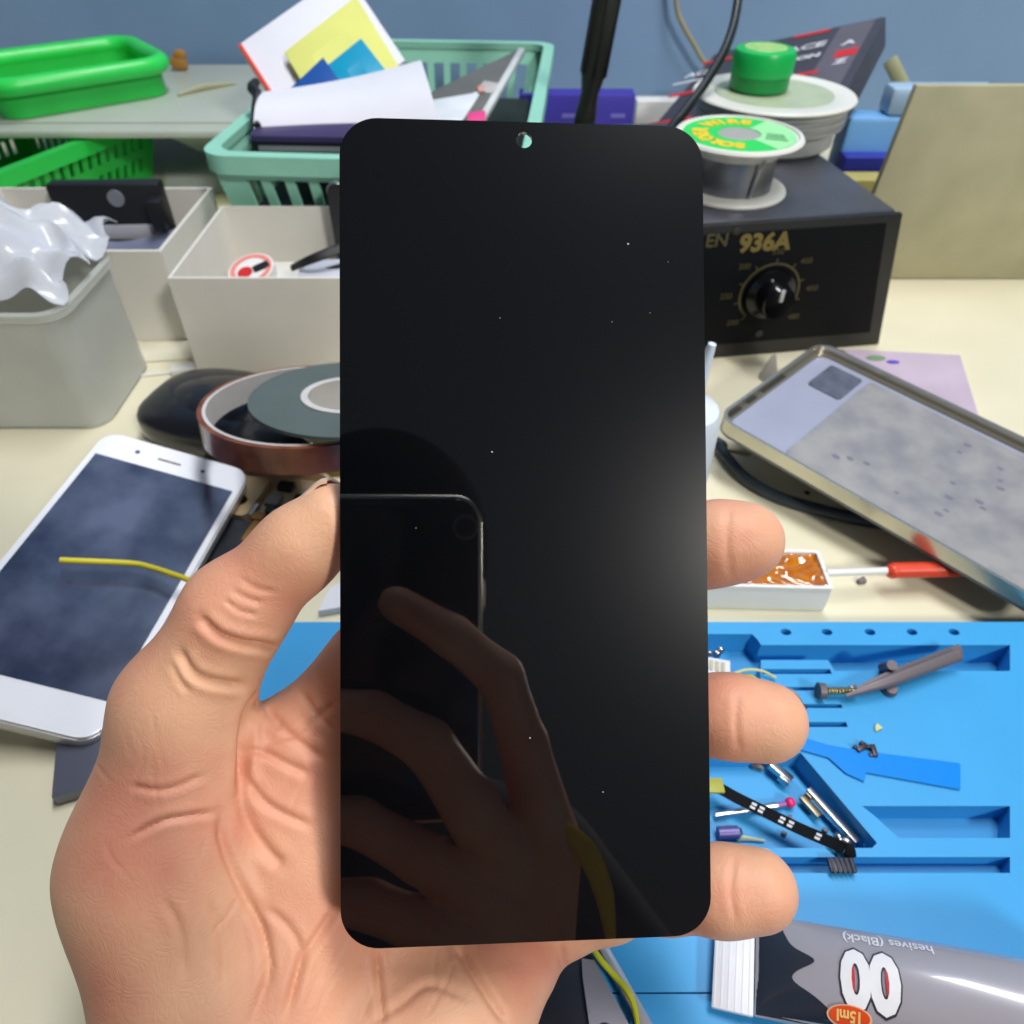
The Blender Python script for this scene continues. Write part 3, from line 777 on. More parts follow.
for sx in (-.0040, .0040): obj('digit_core', oval(.0350+sx, -.0010, .00055, .0044, .00030), mk('digit_red', (190, 52, 66), .4), glue)
obj('badge_rim', oval(.0300, -.0098, .0052, .0023, .00055), mk('badge_cream', (235, 190, 150), .4), glue)
bd = obj('badge', oval(.0300, -.0098, .0047, .0020, .00075), mk('badge_red', (226, 78, 30), .4), glue)
g = G(TM); g.text('15ml', .0030, ext=.00002, bold=.0001, fn=wrap(.0300, -.0097, .0009)); obj('volume_print', g, mk('badge_text', (245, 200, 120), .4), bd)

# ---- dark phone chassis at the bottom
ch = thing('phone_chassis', 'black and silver phone chassis with a screw plate, partly under the palm', 'phone part', P(590, 1010, 14))
CMx = frame(P(588, 942, 17), P(636, 1030, 17)-P(588, 942, 17), P(628, 914, 17)-P(588, 942, 17))  # x runs down the bright edge
g = G(CMx); g.prism([(.000, -.001), (.075, -.001), (.075, -.045), (.02, -.045), (.004, -.030)], -.0025, .0, bev=.0006); obj('body', g, mk('chassis_black', (46, 48, 56), .4, .3, var=.1), ch)
g = G(CMx); g.prism([(-.002, .0045), (.075, .0045), (.075, .0015), (.018, .0015), (-.002, .0015)], -.0025, .0012, bev=.0004); obj('rim', g, mk('chassis_rim', (205, 205, 212), .3, .6), ch)
CMp = CMx @ Matrix.Translation((-.007, 0, 0))
g = G(CMp); g.prism([(.012, -.0012), (.030, -.0012), (.034, -.004), (.034, -.0115), (.029, -.0125), (.014, -.0062), (.010, -.0040)], 0, .0014, holes=[circ(.0275, -.0078, .0023, 20)], bev=0); obj('screw_plate', g, mk('plate_grey', (150, 150, 162), .4, .4), ch)
g = G(CMp); g.cyl((.0275, -.0078, -.0002), (.0275, -.0078, .0010), .0017); obj('plate_screw', g, black_pl, ch)
g = G(CMp); g.lathe([(0, .0006), (.0017, .0006), (.0021, 0)], 24, Matrix.Translation((.0225, -.0215, 0))); obj('highlight_dot', g, silver, ch)  # silver disc standing in for an oval highlight on the chassis
g = G(CMp); g.prism([(.033, -.0010), (.06, -.0010), (.06, -.0080), (.036, -.0080), (.036, -.004)], .0, .0010); obj('foam_pad', g, mk('foam_white', (220, 220, 205), .7), ch)
g = G(); g.tube([P(590, 944, 20), P(601, 960, 20), P(615, 976, 19), P(627, 990, 19), P(634, 1006, 18), P(641, 1040, 17)], .00085, 8)
one('jumper_wire', g, mk('lime_wire', (200, 205, 40), .4), 'lime-yellow wire running along the silver edge of the phone chassis', 'wire')

# ================================================================== LEFT SIDE: phone, housing, tape
wa, wb, wc = P(252, 471, 15), P(128, 436, 31), P(131, 662, 12)
WM = frame(wa, wb-wa, wa-wc)      # x towards the far side, y up the phone
wp = thing('white_phone', 'white phone with dusty dark screen and small earpiece slot', 'phone', wc)
z_flip = -1 if (WM.to_3x3() @ V((0, 0, 1))).z < 0 else 1
WM = frame(wa, wa-wb, wa-wc) @ Matrix.Translation((-.071, -.146, 0))   # origin at lower corner, x right, y to the earpiece
g = G(WM); g.prism(rrect(0, 0, .071, .146, .008), -.007, -.0012, bev=.001); obj('frame', g, mk('phone_silver', (214, 214, 216), .3, .3), wp)
g = G(WM); g.prism(rrect(.0006, .0006, .0704, .1454, .0076), -.0012, 0, bev=.0003); obj('bezel', g, mk('bezel_white', (236, 237, 242), .2, var=.01), wp)
scm = mk('dusty_screen', (40, 49, 74), .16, var=0, col2=(84, 92, 116), scale=38, coat=.5)
g = G(WM); g.prism(rrect(.0032, .016, .0678, .1300, .0004), 0, .00015); obj('display', g, scm, wp)
for x, w_, nm in ((.0440, .0011, 'sensor'), (.0215, .0011, 'camera_hole')):
    pass
g = G(WM); g.prism(rrect(.0290, .1365, .0400, .1376, .0005), 0, .0002); obj('earpiece', g, mk('slot_grey', (110, 108, 100), .5), wp)
g = G(WM); g.prism(circ(.0190, .1377, .0011), 0, .0002); obj('camera_hole', g, mk('lens_dark', (70, 60, 110), .2), wp)
g = G(WM); g.prism(circ(.0505, .1370, .0010), 0, .0002); obj('sensor', g, mk('lens_dark', (70, 60, 110), .2), wp)
# yellow wire on the white phone
g = G(); g.tube([P(60, 560, 32), P(128, 563, 26), P(150, 567, 24), P(175, 575, 23), P(200, 583, 24), P(240, 590, 15)], .0012, 10)
one('yellow_cable', g, yellowm, 'yellow insulated wire lying across the white phone and running under the thumb', 'wire')
# grey metal strip under the phone near frame edge
g = G(); q = P(118, 690, 4); g.box(-.02, -.04, 0, .005, .012, .006, .001, M=TR(q.x, q.y, .0002, .35)); one('sim_tray_case', g, mk('case_grey', (120, 124, 140), .3, .5), 'small grey metal case below the corner of the white phone', 'case')
# gold housing
ga, gb, gc = P(337, 474, 7), P(243, 461, 7), P(265, 640, 7)
GM = frame(ga, ga-gb, V((.25, 1, 0))) @ Matrix.Translation((-.074, -.125, 0))
gh = thing('gold_housing', 'gold phone back housing with camera bracket, behind the raised thumb', 'phone housing', P(290, 500, 0))
goldm = mk('champagne_gold', (205, 182, 150), .32, .45, var=.05)
out = rrect(0, 0, .074, .125, .009, 8); inn = rrect(.0018, .0018, .0722, .1232, .0075, 8)
g = G(GM); g.prism(out, -.0068, -.0052); obj('back', g, goldm, gh)
g = G(GM); g.prism(out, -.0052, .0, holes=[inn]); obj('rim', g, goldm, gh)
g = G(GM); g.prism(rrect(.003, .004, .071, .088, .002), -.0052, -.0040); obj('battery_bay', g, mk('bay_dark', (58, 62, 68), .4, .2, var=.15, scale=60), gh)
g = G(GM); g.prism(rrect(.020, .088, .042, .116, .003), -.0052, -.0012, holes=[circ(.0345, .1040-.006, .0034)]); obj('camera_bracket', g, mk('bracket_gold', (206, 180, 140), .35, .4), gh)
g = G(GM)
g.prism(rrect(.046, .112, .054, .118, .001), -.0052, -.003); g.prism(rrect(.058, .104, .066, .110, .001), -.0052, -.003); g.prism(rrect(.048, .094, .060, .100, .001), -.0052, -.0026); g.cyl((.0345, .098, -.0051), (.0345, .098, -.0035), .0030)
g.prism(rrect(.024, .0905, .030, .094, .0015), -.0014, -.0010)
obj('cutout', g, black_pl, gh)
g = G(GM); g.prism(rrect(.046, .074, .066, .090, .001), -.004, -.0028); g.prism(rrect(.044, .088, .050, .093, .0005), -.004, -.0018); obj('flex_pad', g, mk('flex_amber', (150, 110, 50), .35), gh)
g = G(GM); g.prism(rrect(.052, .086, .070, .096, .001), -.0052, -.002); g.prism(rrect(.045, .100, .052, .108, .001), -.0052, -.0028); obj('grey_component', g, mk('comp_grey', (140, 132, 122), .4, .5), gh)
g = G(GM); g.prism(rrect(.0428, .089, .0448, .097, .0004), -.003, -.0008); obj('bright_clip', g, silver, gh)
# white card + mat corner in the thumb gap
g = G(); g.prism([(P(x, y, 4).x, P(x, y, 4).y) for x, y in ((318, 611), (352, 605), (352, 575), (330, 588))], .0005, .004)
one('folded_card', g, paper, 'white folded card at the back edge of the blue mat, seen between thumb and screen', 'card')
g = G(); q = P(250, 712, 14); g.box(-.012, -.006, 0, .004, .008, .0012, .0003, M=TR(q.x-.004, q.y, .0145, .9)); one('paper_slip', g, paper, 'white paper slip on the corner of the blue mat under the thumb web', 'paper')
# black case
q = P(244, 442, 0)
g = G(TR(q.x+.004, q.y+.004, .0135, math.radians(-16))); g.ell((0, 0, 0), .058, .032, .0135, 40, e=.62); g.ell((.0, .0, .0), .054, .028, .0165, 40, e=.9)
one('black_case', g, mk('case_gloss', (20, 22, 30), .3, var=.1, coat=.4), 'glossy black rounded case lying under the tape rolls', 'case')
# kapton tape
kq = P(311, 414, 42)
KM = TR(kq.x, kq.y, kq.z, 0, math.radians(-12), math.radians(2))
kt = thing('tape_roll', 'wide ring of copper-brown heat-resistant tape with white core', 'tape roll', (kq.x, kq.y, kq.z-.008))
Ro, Ri, Hk = .0500, .0462, .0062
kapm = mk('kapton', (112, 50, 24), .25, var=.1, scale=70, col2=(158, 92, 56), coat=.2)
g = G(KM); g.ring([(Ro, -Hk), (Ro, Hk), (Ri+.0016, Hk), (Ri+.0016, -Hk)], 96); obj('tape', g, kapm, kt)
g = G(KM); g.ring([(Ri+.0015, -Hk), (Ri+.0015, Hk+.0002), (Ri, Hk+.0002), (Ri, -Hk)], 96); obj('core', g, mk('core_white', (225, 220, 216), .5), kt)
# grey double sided roll
gq = P(350, 397, 52)
GMx = TR(gq.x, gq.y, gq.z, 0, math.radians(-12), math.radians(2))
gt = thing('felt_tape_roll', 'amber tape roll with grey felt side disc and white core', 'tape roll', (gq.x, gq.y, gq.z-.02))
g = G(GMx); g.ring([(.0455, -.0008), (.0455, .0008), (.0215, .0008), (.0215, -.0008)], 72); obj('felt_disc', g, mk('felt_grey', (96, 108, 106), .9, bump=.3, bscale=900), gt)
g = G(GMx); g.ring([(.0255, -.014), (.0255, -.0008), (.020, -.0008), (.020, -.014)], 60); obj('amber_tape', g, mk('amber_tape', (176, 146, 60), .3, var=.1, coat=.4), gt)
g = G(GMx); g.ring([(.0222, -.014), (.0222, .0016), (.0190, .0016), (.0190, -.014)], 60); obj('core', g, mk('core_white', (225, 220, 216), .5), gt)
g = G(); q = P(322, 470, 0); g.lathe([(0, 0), (.026, 0), (.026, .012), (.020, .012), (.020, .001), (0, .001)], 48, TR(q.x+.006, q.y+.020, .0002)); one('yellow_tape_roll', g, mk('olive_tape', (120, 100, 32), .4), 'small olive-yellow tape roll low beneath the copper-brown tape ring', 'tape roll')

# ================================================================== BOXES on the far side
def open_box(name, x0, y0, x1, y1, h, t, m, label, rz=0):
    c = V(((x0+x1)/2, (y0+y1)/2, 0)); M_ = TR(c.x, c.y, .0003, rz); hx, hy = (x1-x0)/2, (y1-y0)/2
    s = thing(name, label, 'box', c)
    g = G(M_); g.box(-hx, -hy, 0, hx, hy, t); obj('bottom', g, m, s)
    g = G(M_); g.prism([(-hx, -hy), (hx, -hy), (hx, hy), (-hx, hy)], t, h, holes=[[(-hx+t, -hy+t), (hx-t, -hy+t), (hx-t, hy-t), (-hx+t, hy-t)]]); obj('walls', g, m, s)
    return s
open_box('card_box', -.191, .390, -.055, .495, .063, .0018, white_card, 'white open card box holding a round sticker roll and dark tools')
open_box('card_box', -.360, .432, -.210, .537, .060, .0022, white_card, 'white open card box with a black module and grey film, beside the plastic bag')
# contents of first box
s = thing('sticker_roll', 'round red and white roll of stickers lying in the white box', 'sticker roll', (-.155, .44, .03))
q = P(251, 269, 50); SM = TR(q.x, q.y, q.z, 0, math.radians(16), math.radians(-6))
g = G(SM); g.lathe([(0, 0), (.0140, 0), (.0140, -.006), (0, -.006)], 40); obj('body', g, whitep, s)
g = G(SM); g.ring([(.0128, .0001), (.0128, .0004), (.0098, .0004), (.0098, .0001)], 40); obj('ring_print', g, mk('pale_red', (236, 140, 130), .5), s)
g = G(SM); g.lathe([(0, .0008), (.0045, .0008), (.0045, .0001)], 24, Matrix.Translation((-.003, -.003, 0))); obj('centre_print', g, red, s)
g = G(SM); g.prism(rrect(.001, -.005, .011, .001, .001), .0001, .0006, M=Matrix.Rotation(.5, 4, 'Z')); obj('dark_print', g, black_pl, s)
g = G(TR(-.150, .445, .0022)); g.box(-.018, -.02, 0, .02, .022, .036, .001); one('white_carton', g, white_card, 'small white carton inside the white box under the sticker roll', 'carton')
g = G(); g.tube([P(292, 268, 48), P(312, 259, 56), P(344, 247, 60)], [.0022, .003, .0035], 10, flat=.6); g.tube([P(320, 271, 46), P(335, 268, 48), P(356, 262, 50)], [.0012, .0022], 8)
one('tweezers_black', g, black_pl, 'black tweezers leaning in the white box next to the sticker roll', 'tweezers')
g = G(TR(-.105, .43, .0022, .1)); g.box(-.025, -.025, .0, .03, .02, .046, .002); one('tissue_pad', g, mk('tissue_lilac', (200, 202, 214), .7), 'pale lilac pad inside the white box beside the black tweezers', 'pad')
# dark phone standing behind first box
g = G(); c0 = PD(337, 176, 478); 
s = thing('black_phone', 'dark phone with bright metal corner standing on edge behind the screen, in the white box', 'phone', (-.10, .47, .004))
BM = frame(V((c0.x-.004, .484, .0025)), V((1, -.12, 0)), V((0, 0, 1)))
g = G(BM); g.prism(rrect(0, 0, .070, .080, .006), -.004, .004, bev=.0008); obj('body', g, mk('phone_black', (46, 47, 52), .35, .3), s)
g = G(BM); g.prism(rrect(-.0006, .068, .012, .0806, .006), -.0026, .0026, bev=.0005); obj('corner', g, silver, s)
# contents of second box
s = thing('camera_module', 'black module with round lens disc standing in the white box near the green baskets', 'module', P(150, 205, 50))
x_ = P(171, 205, 52); MB_ = TR(x_.x, .521, .0035, math.radians(2))
g = G(MB_); g.box(-.075, -.006, 0, .0, .006, .0670, .002); g.box(-.006, -.02, .040, .003, -.006, .060, .001); obj('housing', g, black_pl, s)
g = G(MB_); g.cyl((-.030, -.0064, .058), (-.030, -.0075, .058), .0055); obj('lens_disc', g, mk('disc_grey', (130, 134, 142), .4), s)
g = G(MB_); g.box(-.070, -.0075, .030, -.006, -.006, .040, .0004); obj('plate', g, mk('plate_lilac', (180, 180, 188), .5), s)
g = G(); g.grid(lambda u, v: V((-.350+.134*u, .436+.072*v, .034+.008*math.sin(u*5+v*2)+.008*v)), 16, 10, .001); one('grey_film', g, mk('film_grey', (118, 124, 150), .3, var=.1, scale=60, coat=.4), 'grey-blue antistatic film lying inside the white box', 'film')
# plastic bag on tub
tubm = mk('frosted_plastic', (205, 208, 200), .25, var=.03, alpha=.55)
s = thing('plastic_tub', 'frosted clear plastic tub standing beside the white boxes', 'tub', (-.26, .375, 0))
Mt = TR(-.274, .372, 0)
g = G(Mt); g.prism(rrect(-.048, -.036, .048, .036, .012), .0005, .068, holes=[rrect(-.0465, -.0345, .0465, .0345, .011)]); g.prism(rrect(-.048, -.036, .048, .036, .012), .0003, .0018); obj('body', g, tubm, s)
g = G(Mt); g.prism(rrect(-.050, -.038, .050, .038, .013), .066, .070, holes=[rrect(-.046, -.034, .046, .034, .011)]); obj('rim', g, tubm, s)
bagm = mk('clear_bag', (226, 230, 238), .15, var=.05, alpha=.55)
def bagf(u, v):
    x = -.345+.118*u; y = .345+.085*v
    z = .078+.030*math.sin(math.pi*min(1, u*1.0))*math.sin(math.pi*v)+.004*math.sin(u*23+v*11)+.003*math.sin(v*31-u*9)
    return V((x+.004*math.sin(v*19), y+.004*math.sin(u*17), z))
g = G(); g.grid(bagf, 40, 30, .0004); one('plastic_bag', g, bagm, 'crumpled clear plastic bag heaped on the frosted tub', 'bag')
# small white clip & card on desk
q = P(186, 372, 0); g = G(TR(q.x, q.y, .0004, .2)); g.box(-.008, -.004, 0, .008, .004, .004, .001); g.box(-.034, -.001, 0, -.008, .0005, .001)
one('white_clip', g, whitep, 'little white plastic clip on the bench in front of the white box corner', 'clip')
q = P(165, 352, 0); g = G(TR(q.x, q.y, .0003, .12)); g.box(-.022, -.012, 0, .020, .011, .0008); one('cream_card', g, mk('cream_card', (224, 220, 196), .6), 'cream card lying on the bench between the tub and the white box', 'card')
# papers behind boxes
g = G(); g.prism([(P(x, y, 1).x, P(x, y, 1).y) for x, y in ((206, 226), (262, 196), (262, 172), (205, 200))], .0004, .0016)
one('yellow_slip', g, mk('paper_cream', (228, 220, 172), .7), 'cream-yellow paper slip on the bench between the white boxes and mint basket', 'paper')
g = G(); g.prism([(P(x, y, 1).x, P(x, y, 1).y) for x, y in ((165, 190), (252, 190), (252, 158), (165, 162))], .0001, .0003)
one('white_sheet', g, mk('sheet_white', (226, 230, 226), .7), 'white sheet lying on the bench behind the white boxes', 'paper')

# ---- mint basket
def basket(name, label, M_, hx, hy, h, m, taper=.88, slotw=.0105, barw=.0070, rimw=.010, zt=.016, zb=.012, rows=1, rr=.02):
    s = thing(name, label, 'basket', M_ @ V((0, 0, 0)))
    g = G(M_)
    def pt(side, t, z):
        k = taper+(1-taper)*z/h
        X, Y = hx*k, hy*k
        return {0: V((-X+2*X*t, -Y, z)), 1: V((X, -Y+2*Y*t, z)), 2: V((X-2*X*t, Y, z)), 3: V((-X, Y-2*Y*t, z))}[side]
    def slabq(side, t0, t1, z0, z1, th=.0022):
        a, b_, c, d = pt(side, t0, z0), pt(side, t1, z0), pt(side, t1, z1), pt(side, t0, z1)
        n = (b_-a).cross(d-a).normalized()*th
        g.hexa([a-n, b_-n, b_, a], [d-n, c-n, c, d])
    for side, L in ((0, 2*hx), (1, 2*hy), (2, 2*hx), (3, 2*hy)):
        slabq(side, 0, 1, 0, zb); slabq(side, 0, 1, h-zt, h)
        seg = (h-zt-zb-(rows-1)*.008)/rows
        for r in range(rows):
            z0 = zb+r*(seg+.008)
            if r: slabq(side, 0, 1, z0-.008, z0)
            n = int(L/(slotw+barw)); t = 0; slabq(side, 0, .06, z0, z0+seg); slabq(side, .94, 1, z0, z0+seg)
            for i in range(n):
                t0 = .06+.88*i/n; t1 = t0+.88/n*barw/(slotw+barw); slabq(side, t0, t1, z0, z0+seg)
    g.box(-hx*taper, -hy*taper, 0, hx*taper, hy*taper, .002)
    obj('body', g, m, s)
    g = G(M_); o = .0055
    g.prism(rrect(-hx-o, -hy-o, hx+o, hy+o, rr, 8), h-.004, h+.0015, holes=[rrect(-hx+.004, -hy+.004, hx-.004, hy-.004, rr*.75, 8)])
    g.prism(rrect(-hx-o, -hy-o, hx+o, hy+o, rr, 8), h-.010, h-.004, holes=[rrect(-hx-o+.002, -hy-o+.002, hx+o-.002, hy+o-.002, rr*.9, 8)])
    obj('rim', g, m, s); return s
BR = math.radians(-4.5); BC = TR(-.080, .660, .0005, BR)
basket('storage_basket', 'mint green slotted plastic basket full of papers, cards and old phones', BC, .102, .166, .092, mint)
# ---- green basket far left under container
basket('storage_basket', 'bright green slotted plastic basket at the far edge, under the frosted container', TR(-.450, .665, .0005, math.radians(-22)), .085, .12, .052, greenp, slotw=.006, barw=.006, rimw=.006, zt=.012, zb=.008, rows=2)
# frosted container with lid
frost = mk('frosted_box', (196, 204, 192), .3, var=.06, scale=12, alpha=.82)
ca = P(120, 131, 62); cb = P(268, 131, 62)
s = thing('storage_container', 'large frosted clear container with flat lid behind the white boxes', 'container', ((ca.x+cb.x)/2, .66, 0))
Y0c = ca.y; g = G(); g.hexa([V((-.290, Y0c+.115, .001)), V((-.208, Y0c+.115, .001)), V((-.208, .86, .001)), V((-.290, .86, .001))], [V((-.300, Y0c+.020, .056)), V((-.204, Y0c+.020, .056)), V((-.204, .875, .056)), V((-.300, .875, .056))], .002); obj('tub', g, frost, s)
g = G(); g.box(-.470, Y0c, .056, -.203, .885, .062, .002); g.box(-.458, Y0c+.02, .062, -.215, .87, .0635, .0006); obj('lid', g, frost, s)
g = G(); g.tube([P(178, 96, 64), P(205, 88, 65), P(236, 84, 64)], [.004, .007, .002], 10, flat=.3); one('wood_sliver', g, mk('cream_flake', (205, 200, 165), .6), 'pale cream strip lying on the lid of the frosted container', 'strip')
q = P(181, 70, 64); g = G(TR(q.x, q.y, q.z)); g.box(-.008, -.004, 0, .008, .004, .012, .003); g.box(-.003, -.004, .009, .009, .003, .018, .003); one('brown_clip', g, mk('brown_item', (168, 118, 50), .5), 'small orange-brown clip on the far end of the frosted lid', 'clip')
# green tray with thick rim on the container
tq = P(118, 92, 66); gtM = TR(-.400, .762, .0642, math.radians(38))
s = thing('green_tray', 'bright green tray with a thick rolled rim at the wall end of the bench', 'tray', (-.400, .762, .064))
g = G(gtM); g.prism(rrect(-.07, -.055, .07, .055, .02), 0, .003); g.prism(rrect(-.07, -.055, .07, .055, .02), .003, .022, holes=[rrect(-.066, -.051, .066, .051, .016)]); obj('body', g, greenp, s)
rp_ = [gtM @ V((x, y, .024)) for x, y in rrect(-.072, -.057, .072, .057, .022, 5)]; g = G(); g.tube(rp_+[rp_[0]], .0075, 12, sm=0); obj('rim', g, mk('green_rim', (48, 215, 88), .35), s)

g = G(BC); g.hexa([V((-.084, -.140, .003)), V((.084, -.140, .003)), V((.084, .140, .003)), V((-.084, .140, .003))], [V((-.087, -.144, .052)), V((.087, -.144, .052)), V((.087, .144, .052)), V((-.087, .144, .052))], .003); one('slot_filler', g, mk('filler_black', (20, 26, 26), .6), 'thick black folder block added in the bottom of the mint basket to darken its slots', 'filler')  # black block added inside the basket so the slots look dark
# ---- things in the mint basket
def slab(name, pts, th, m, label, cat, parent=None, bev=.0004):
    p0, p1, p2_, p3 = pts; n = (p1-p0).cross(p3-p0).normalized()
    if n.dot(CAM-p0) < 0: n = -n
    g = G(); g.hexa([p-n*th for p in pts], pts, bev)
    if parent is not None: return obj(name, g, m, parent, label)
    return one(name, g, m, label, cat)
s = thing('booklet', 'white booklet with red spine leaning up out of the mint basket', 'booklet', PD(275, 98, 545))
bk = [PD(238, 45, 560), PD(345, -30, 600), PD(405, 60, 590), PD(300, 140, 540)]
slab('pages', bk, .005, paper, None, None, s)
slab('spine', [PD(237.5, 44, 558), PD(241, 43, 558), PD(303, 139, 538), PD(299, 141, 538)], .006, mk('spine_red', (226, 70, 45), .5), None, None, s)
slab('yellow_envelope', [PD(284, 52, 556), PD(356, -4, 578), PD(399, 66, 566), PD(318, 108, 542)], .0012, mk('paper_yellow', (214, 216, 118), .7, var=.03), 'pale yellow envelope standing in the basket before the white booklet', 'envelope')
slab('teal_card', [PD(326, 66, 548), PD(361, 38, 556), PD(392, 78, 548), PD(350, 110, 535)], .001, mk('teal_card', (0, 150, 190), .4), 'teal blue card standing in the basket before the yellow envelope', 'card')
slab('navy_card', [PD(286, 92, 541), PD(323, 57, 548), PD(352, 98, 538), PD(320, 120, 530)], .001, mk('navy_card', (22, 80, 160), .4), 'dark blue card standing in the basket beside the teal card', 'card')
def curl(u, v):
    a = PD(262, 93, 515).lerp(PD(421, 61, 545), u); b2 = PD(254, 134, 500).lerp(PD(440, 126, 505), u)
    p = a.lerp(b2, v)
    n = V((0, -1, .9)).normalized()
    return p+n*(.012*math.sin(math.pi*v)*(.5+.5*u))-n*.004*math.sin(u*math.pi)
g = G(); g.grid(curl, 24, 14, .0006); one('curled_paper', g, paper, 'white curled sheet of thick paper lying over the front of the mint basket', 'paper')
lowY = .5
def stack_phone(name, x0, x1, y, dz, th, m, label, Y=.560):
    a = PY(x0, y, 520); b_ = PY(x1, y, 522)
    g = G(TR((a.x+b_.x)/2, a.y+.045, a.z, math.radians(-3))); g.prism(rrect(-(b_.x-a.x)/2, -.045, (b_.x-a.x)/2, .075, .006), -th, 0, bev=.0008); return one(name, g, m, label, 'phone')
stack_phone('old_phone', 250, 400, 137, 0, .006, mk('phone_violet', (74, 62, 108), .35, .3), 'violet-backed phone topmost of the phones piled in the basket')
stack_phone('old_phone', 249, 402, 142.5, 0, .006, mk('phone_ink', (30, 33, 44), .35, .3), 'ink-dark phone second from the top of the pile in the basket')
stack_phone('old_phone', 252, 398, 146.6, 0, .007, mk('phone_silverish', (170, 168, 172), .35, .5), 'silver-edged phone in the middle of the pile in the basket')
stack_phone('old_phone', 250, 400, 152, 0, .008, mk('phone_dark', (16, 26, 26), .4), 'greenish black phone lowest of the pile in the basket')
slab('pink_sticker', [PD(352, 130, 478), PD(378, 128, 480), PD(378, 134, 478), PD(352, 135, 476)], .001, mk('pink_paper', (220, 60, 110), .5), 'pink sticker edge showing under the white curled sheet', 'sticker')
g = G(); g.tube([PD(256, 82, 525), PD(252, 88, 520), PD(258, 96, 515), PD(256, 112, 508), PD(258, 128, 500)], [.003, .004, .003], 8); one('string_loop', g, black_pl, 'short loop of black cord at the corner of the mint basket', 'string')
# tablet in basket
s = thing('tablet_frame', 'white tablet panel with grey frame leaning in the mint basket', 'tablet', PD(460, 110, 560))
tb4 = [PD(519, 49, 640), PD(418, 98, 575), PD(425, 150, 520), PD(468, 140, 520)]
def lerpq(q, k):
    c = sum(q, V((0, 0, 0)))/4; return [p.lerp(c, k) for p in q]
slab('frame', tb4, .006, mk('tablet_grey', (122, 122, 116), .4, .3), None, None, s)
nf = (tb4[1]-tb4[0]).cross(tb4[3]-tb4[0]).normalized(); nf = nf if nf.dot(CAM-tb4[0]) > 0 else -nf
slab('panel', [p+nf*.0008 for p in (PD(501, 62, 631), PD(424, 98, 578), PD(432, 140, 524), PD(452, 138, 524))], .0006, mk('panel_white', (226, 232, 238), .4), None, None, s)
slab('side_strip', [p+nf*.0012 for p in (PD(525, 50, 638), PD(519, 49, 640), PD(466, 140, 520), PD(473, 140, 520))], .004, mk('strip_white', (214, 218, 218), .4), None, None, s)
slab('clip', [p+nf*.002 for p in (PD(478, 92, 580), PD(484, 83, 588), PD(500, 86, 588), PD(494, 97, 578))], .002, mk('clip_grey', (190, 186, 184), .4), None, None, s)
slab('orange_dot', [p+nf*.002 for p in (PD(477, 90, 582), PD(482, 86, 586), PD(485, 90, 582), PD(480, 95, 578))], .002, mk('orange_dot', (232, 140, 110), .4), None, None, s)
slab('pink_tab', [p+nf*.004 for p in (PD(468, 118, 536), PD(486, 116, 538), PD(486, 126, 530), PD(468, 127, 528))], .002, mk('pink_tab', (232, 70, 140), .4), None, None, s)

# ================================================================== MIDDLE BACK
s = thing('purple_box', 'indigo card box standing against the wall behind the black tool handle', 'box', (.045, .80, 0))
a, b_ = PY(540, 95, 800), PY(636, 95, 800)
g = G(); g.box(a.x-.02, .800, .0003, b_.x, .824, a.z, .001); obj('carton', g, mk('indigo_card', (58, 48, 160), .5, var=.04), s)
for k, (x0, x1) in enumerate(((0.022, .040), (.070, .084))):
    g = G(); g.box(a.x+x0, .7994, a.z-.020, a.x+x1, .8001, a.z-.0165); obj('print', g, mk('lilac_print', (120, 112, 200), .5), s)
a, b_ = PY(637, 101, 830), PY(668, 101, 830); g = G(); g.box(a.x, .83, .0003, b_.x+.02, .85, a.z, .002); one('white_block', g, whitep, 'white plastic block against the wall beside the indigo box', 'block')
# tool handle in stand
hx_ = .0535; hY = .62
s = thing('screwdriver', 'black screwdriver handle standing upright behind the screen, reaching the top', 'tool', (hx_, hY, .0))
olive = mk('handle_olive', (40, 42, 36), .4, var=.15, scale=50)
HMx = TR(hx_+.002, hY, .08) @ Matrix.Rotation(math.radians(7.5), 4, 'Y') @ Matrix.Translation((0, 0, -.08))
g = G(HMx); g.lathe([(0, .072), (.0075, .072), (.0082, .083), (.0070, .092), (.0066, .100), (.0090, .112), (.0098, .150), (.0098, .170), (.0086, .174), (.0086, .178), (.0098, .182), (.0095, .235), (.007, .240), (0, .240)], 28); obj('grip', g, olive, s)
g = G(HMx)
for k in range(6):
    a = k*math.pi/3; g.box(-.0012, .0088, .112, .0012, .0106, .168, .0004, M=Matrix.Rotation(a, 4, 'Z'))
obj('grip_rib', g, black_pl, s)
g = G(HMx); g.cyl((0, 0, .006), (0, 0, .072), .003); obj('shaft', g, silver, s)
g = G(TR(hx_, hY, 0)); g.lathe([(0.0, .0005), (.024, .0005), (.024, .066), (.021, .066), (.021, .003), (0, .003)], 36); one('tool_cup', g, black_pl, 'black cup holding the upright tool handle, behind the screen', 'cup')
# cables
g = G(); g.tube([PY(674, -80, 885), PY(676, 0, 885), PY(683, 25, 885), PY(698, 52, 885), PY(712, 85, 885), V((.165, .885, .01))], .0024, 10); one('beige_cable', g, mk('beige_rubber', (160, 152, 120), .5), 'thin beige cable hanging down the blue wall behind the dark product box', 'cable')
g = G(); g.tube([PD(744, -70, 500), PD(738, 0, 495), PD(728, 42, 488), PD(706, 82, 478), PD(684, 112, 470), PD(668, 136, 460), V((.088, .440, .0935)), V((.082, .392, .088)), V((.080, .378, .050)), V((.078, .366, .006)), V((.05, .350, .0035))], .0030, 12); one('black_cable', g, mk('black_rubber', (20, 26, 26), .4), 'thick black cable curving down in front of the solder spools', 'cable')

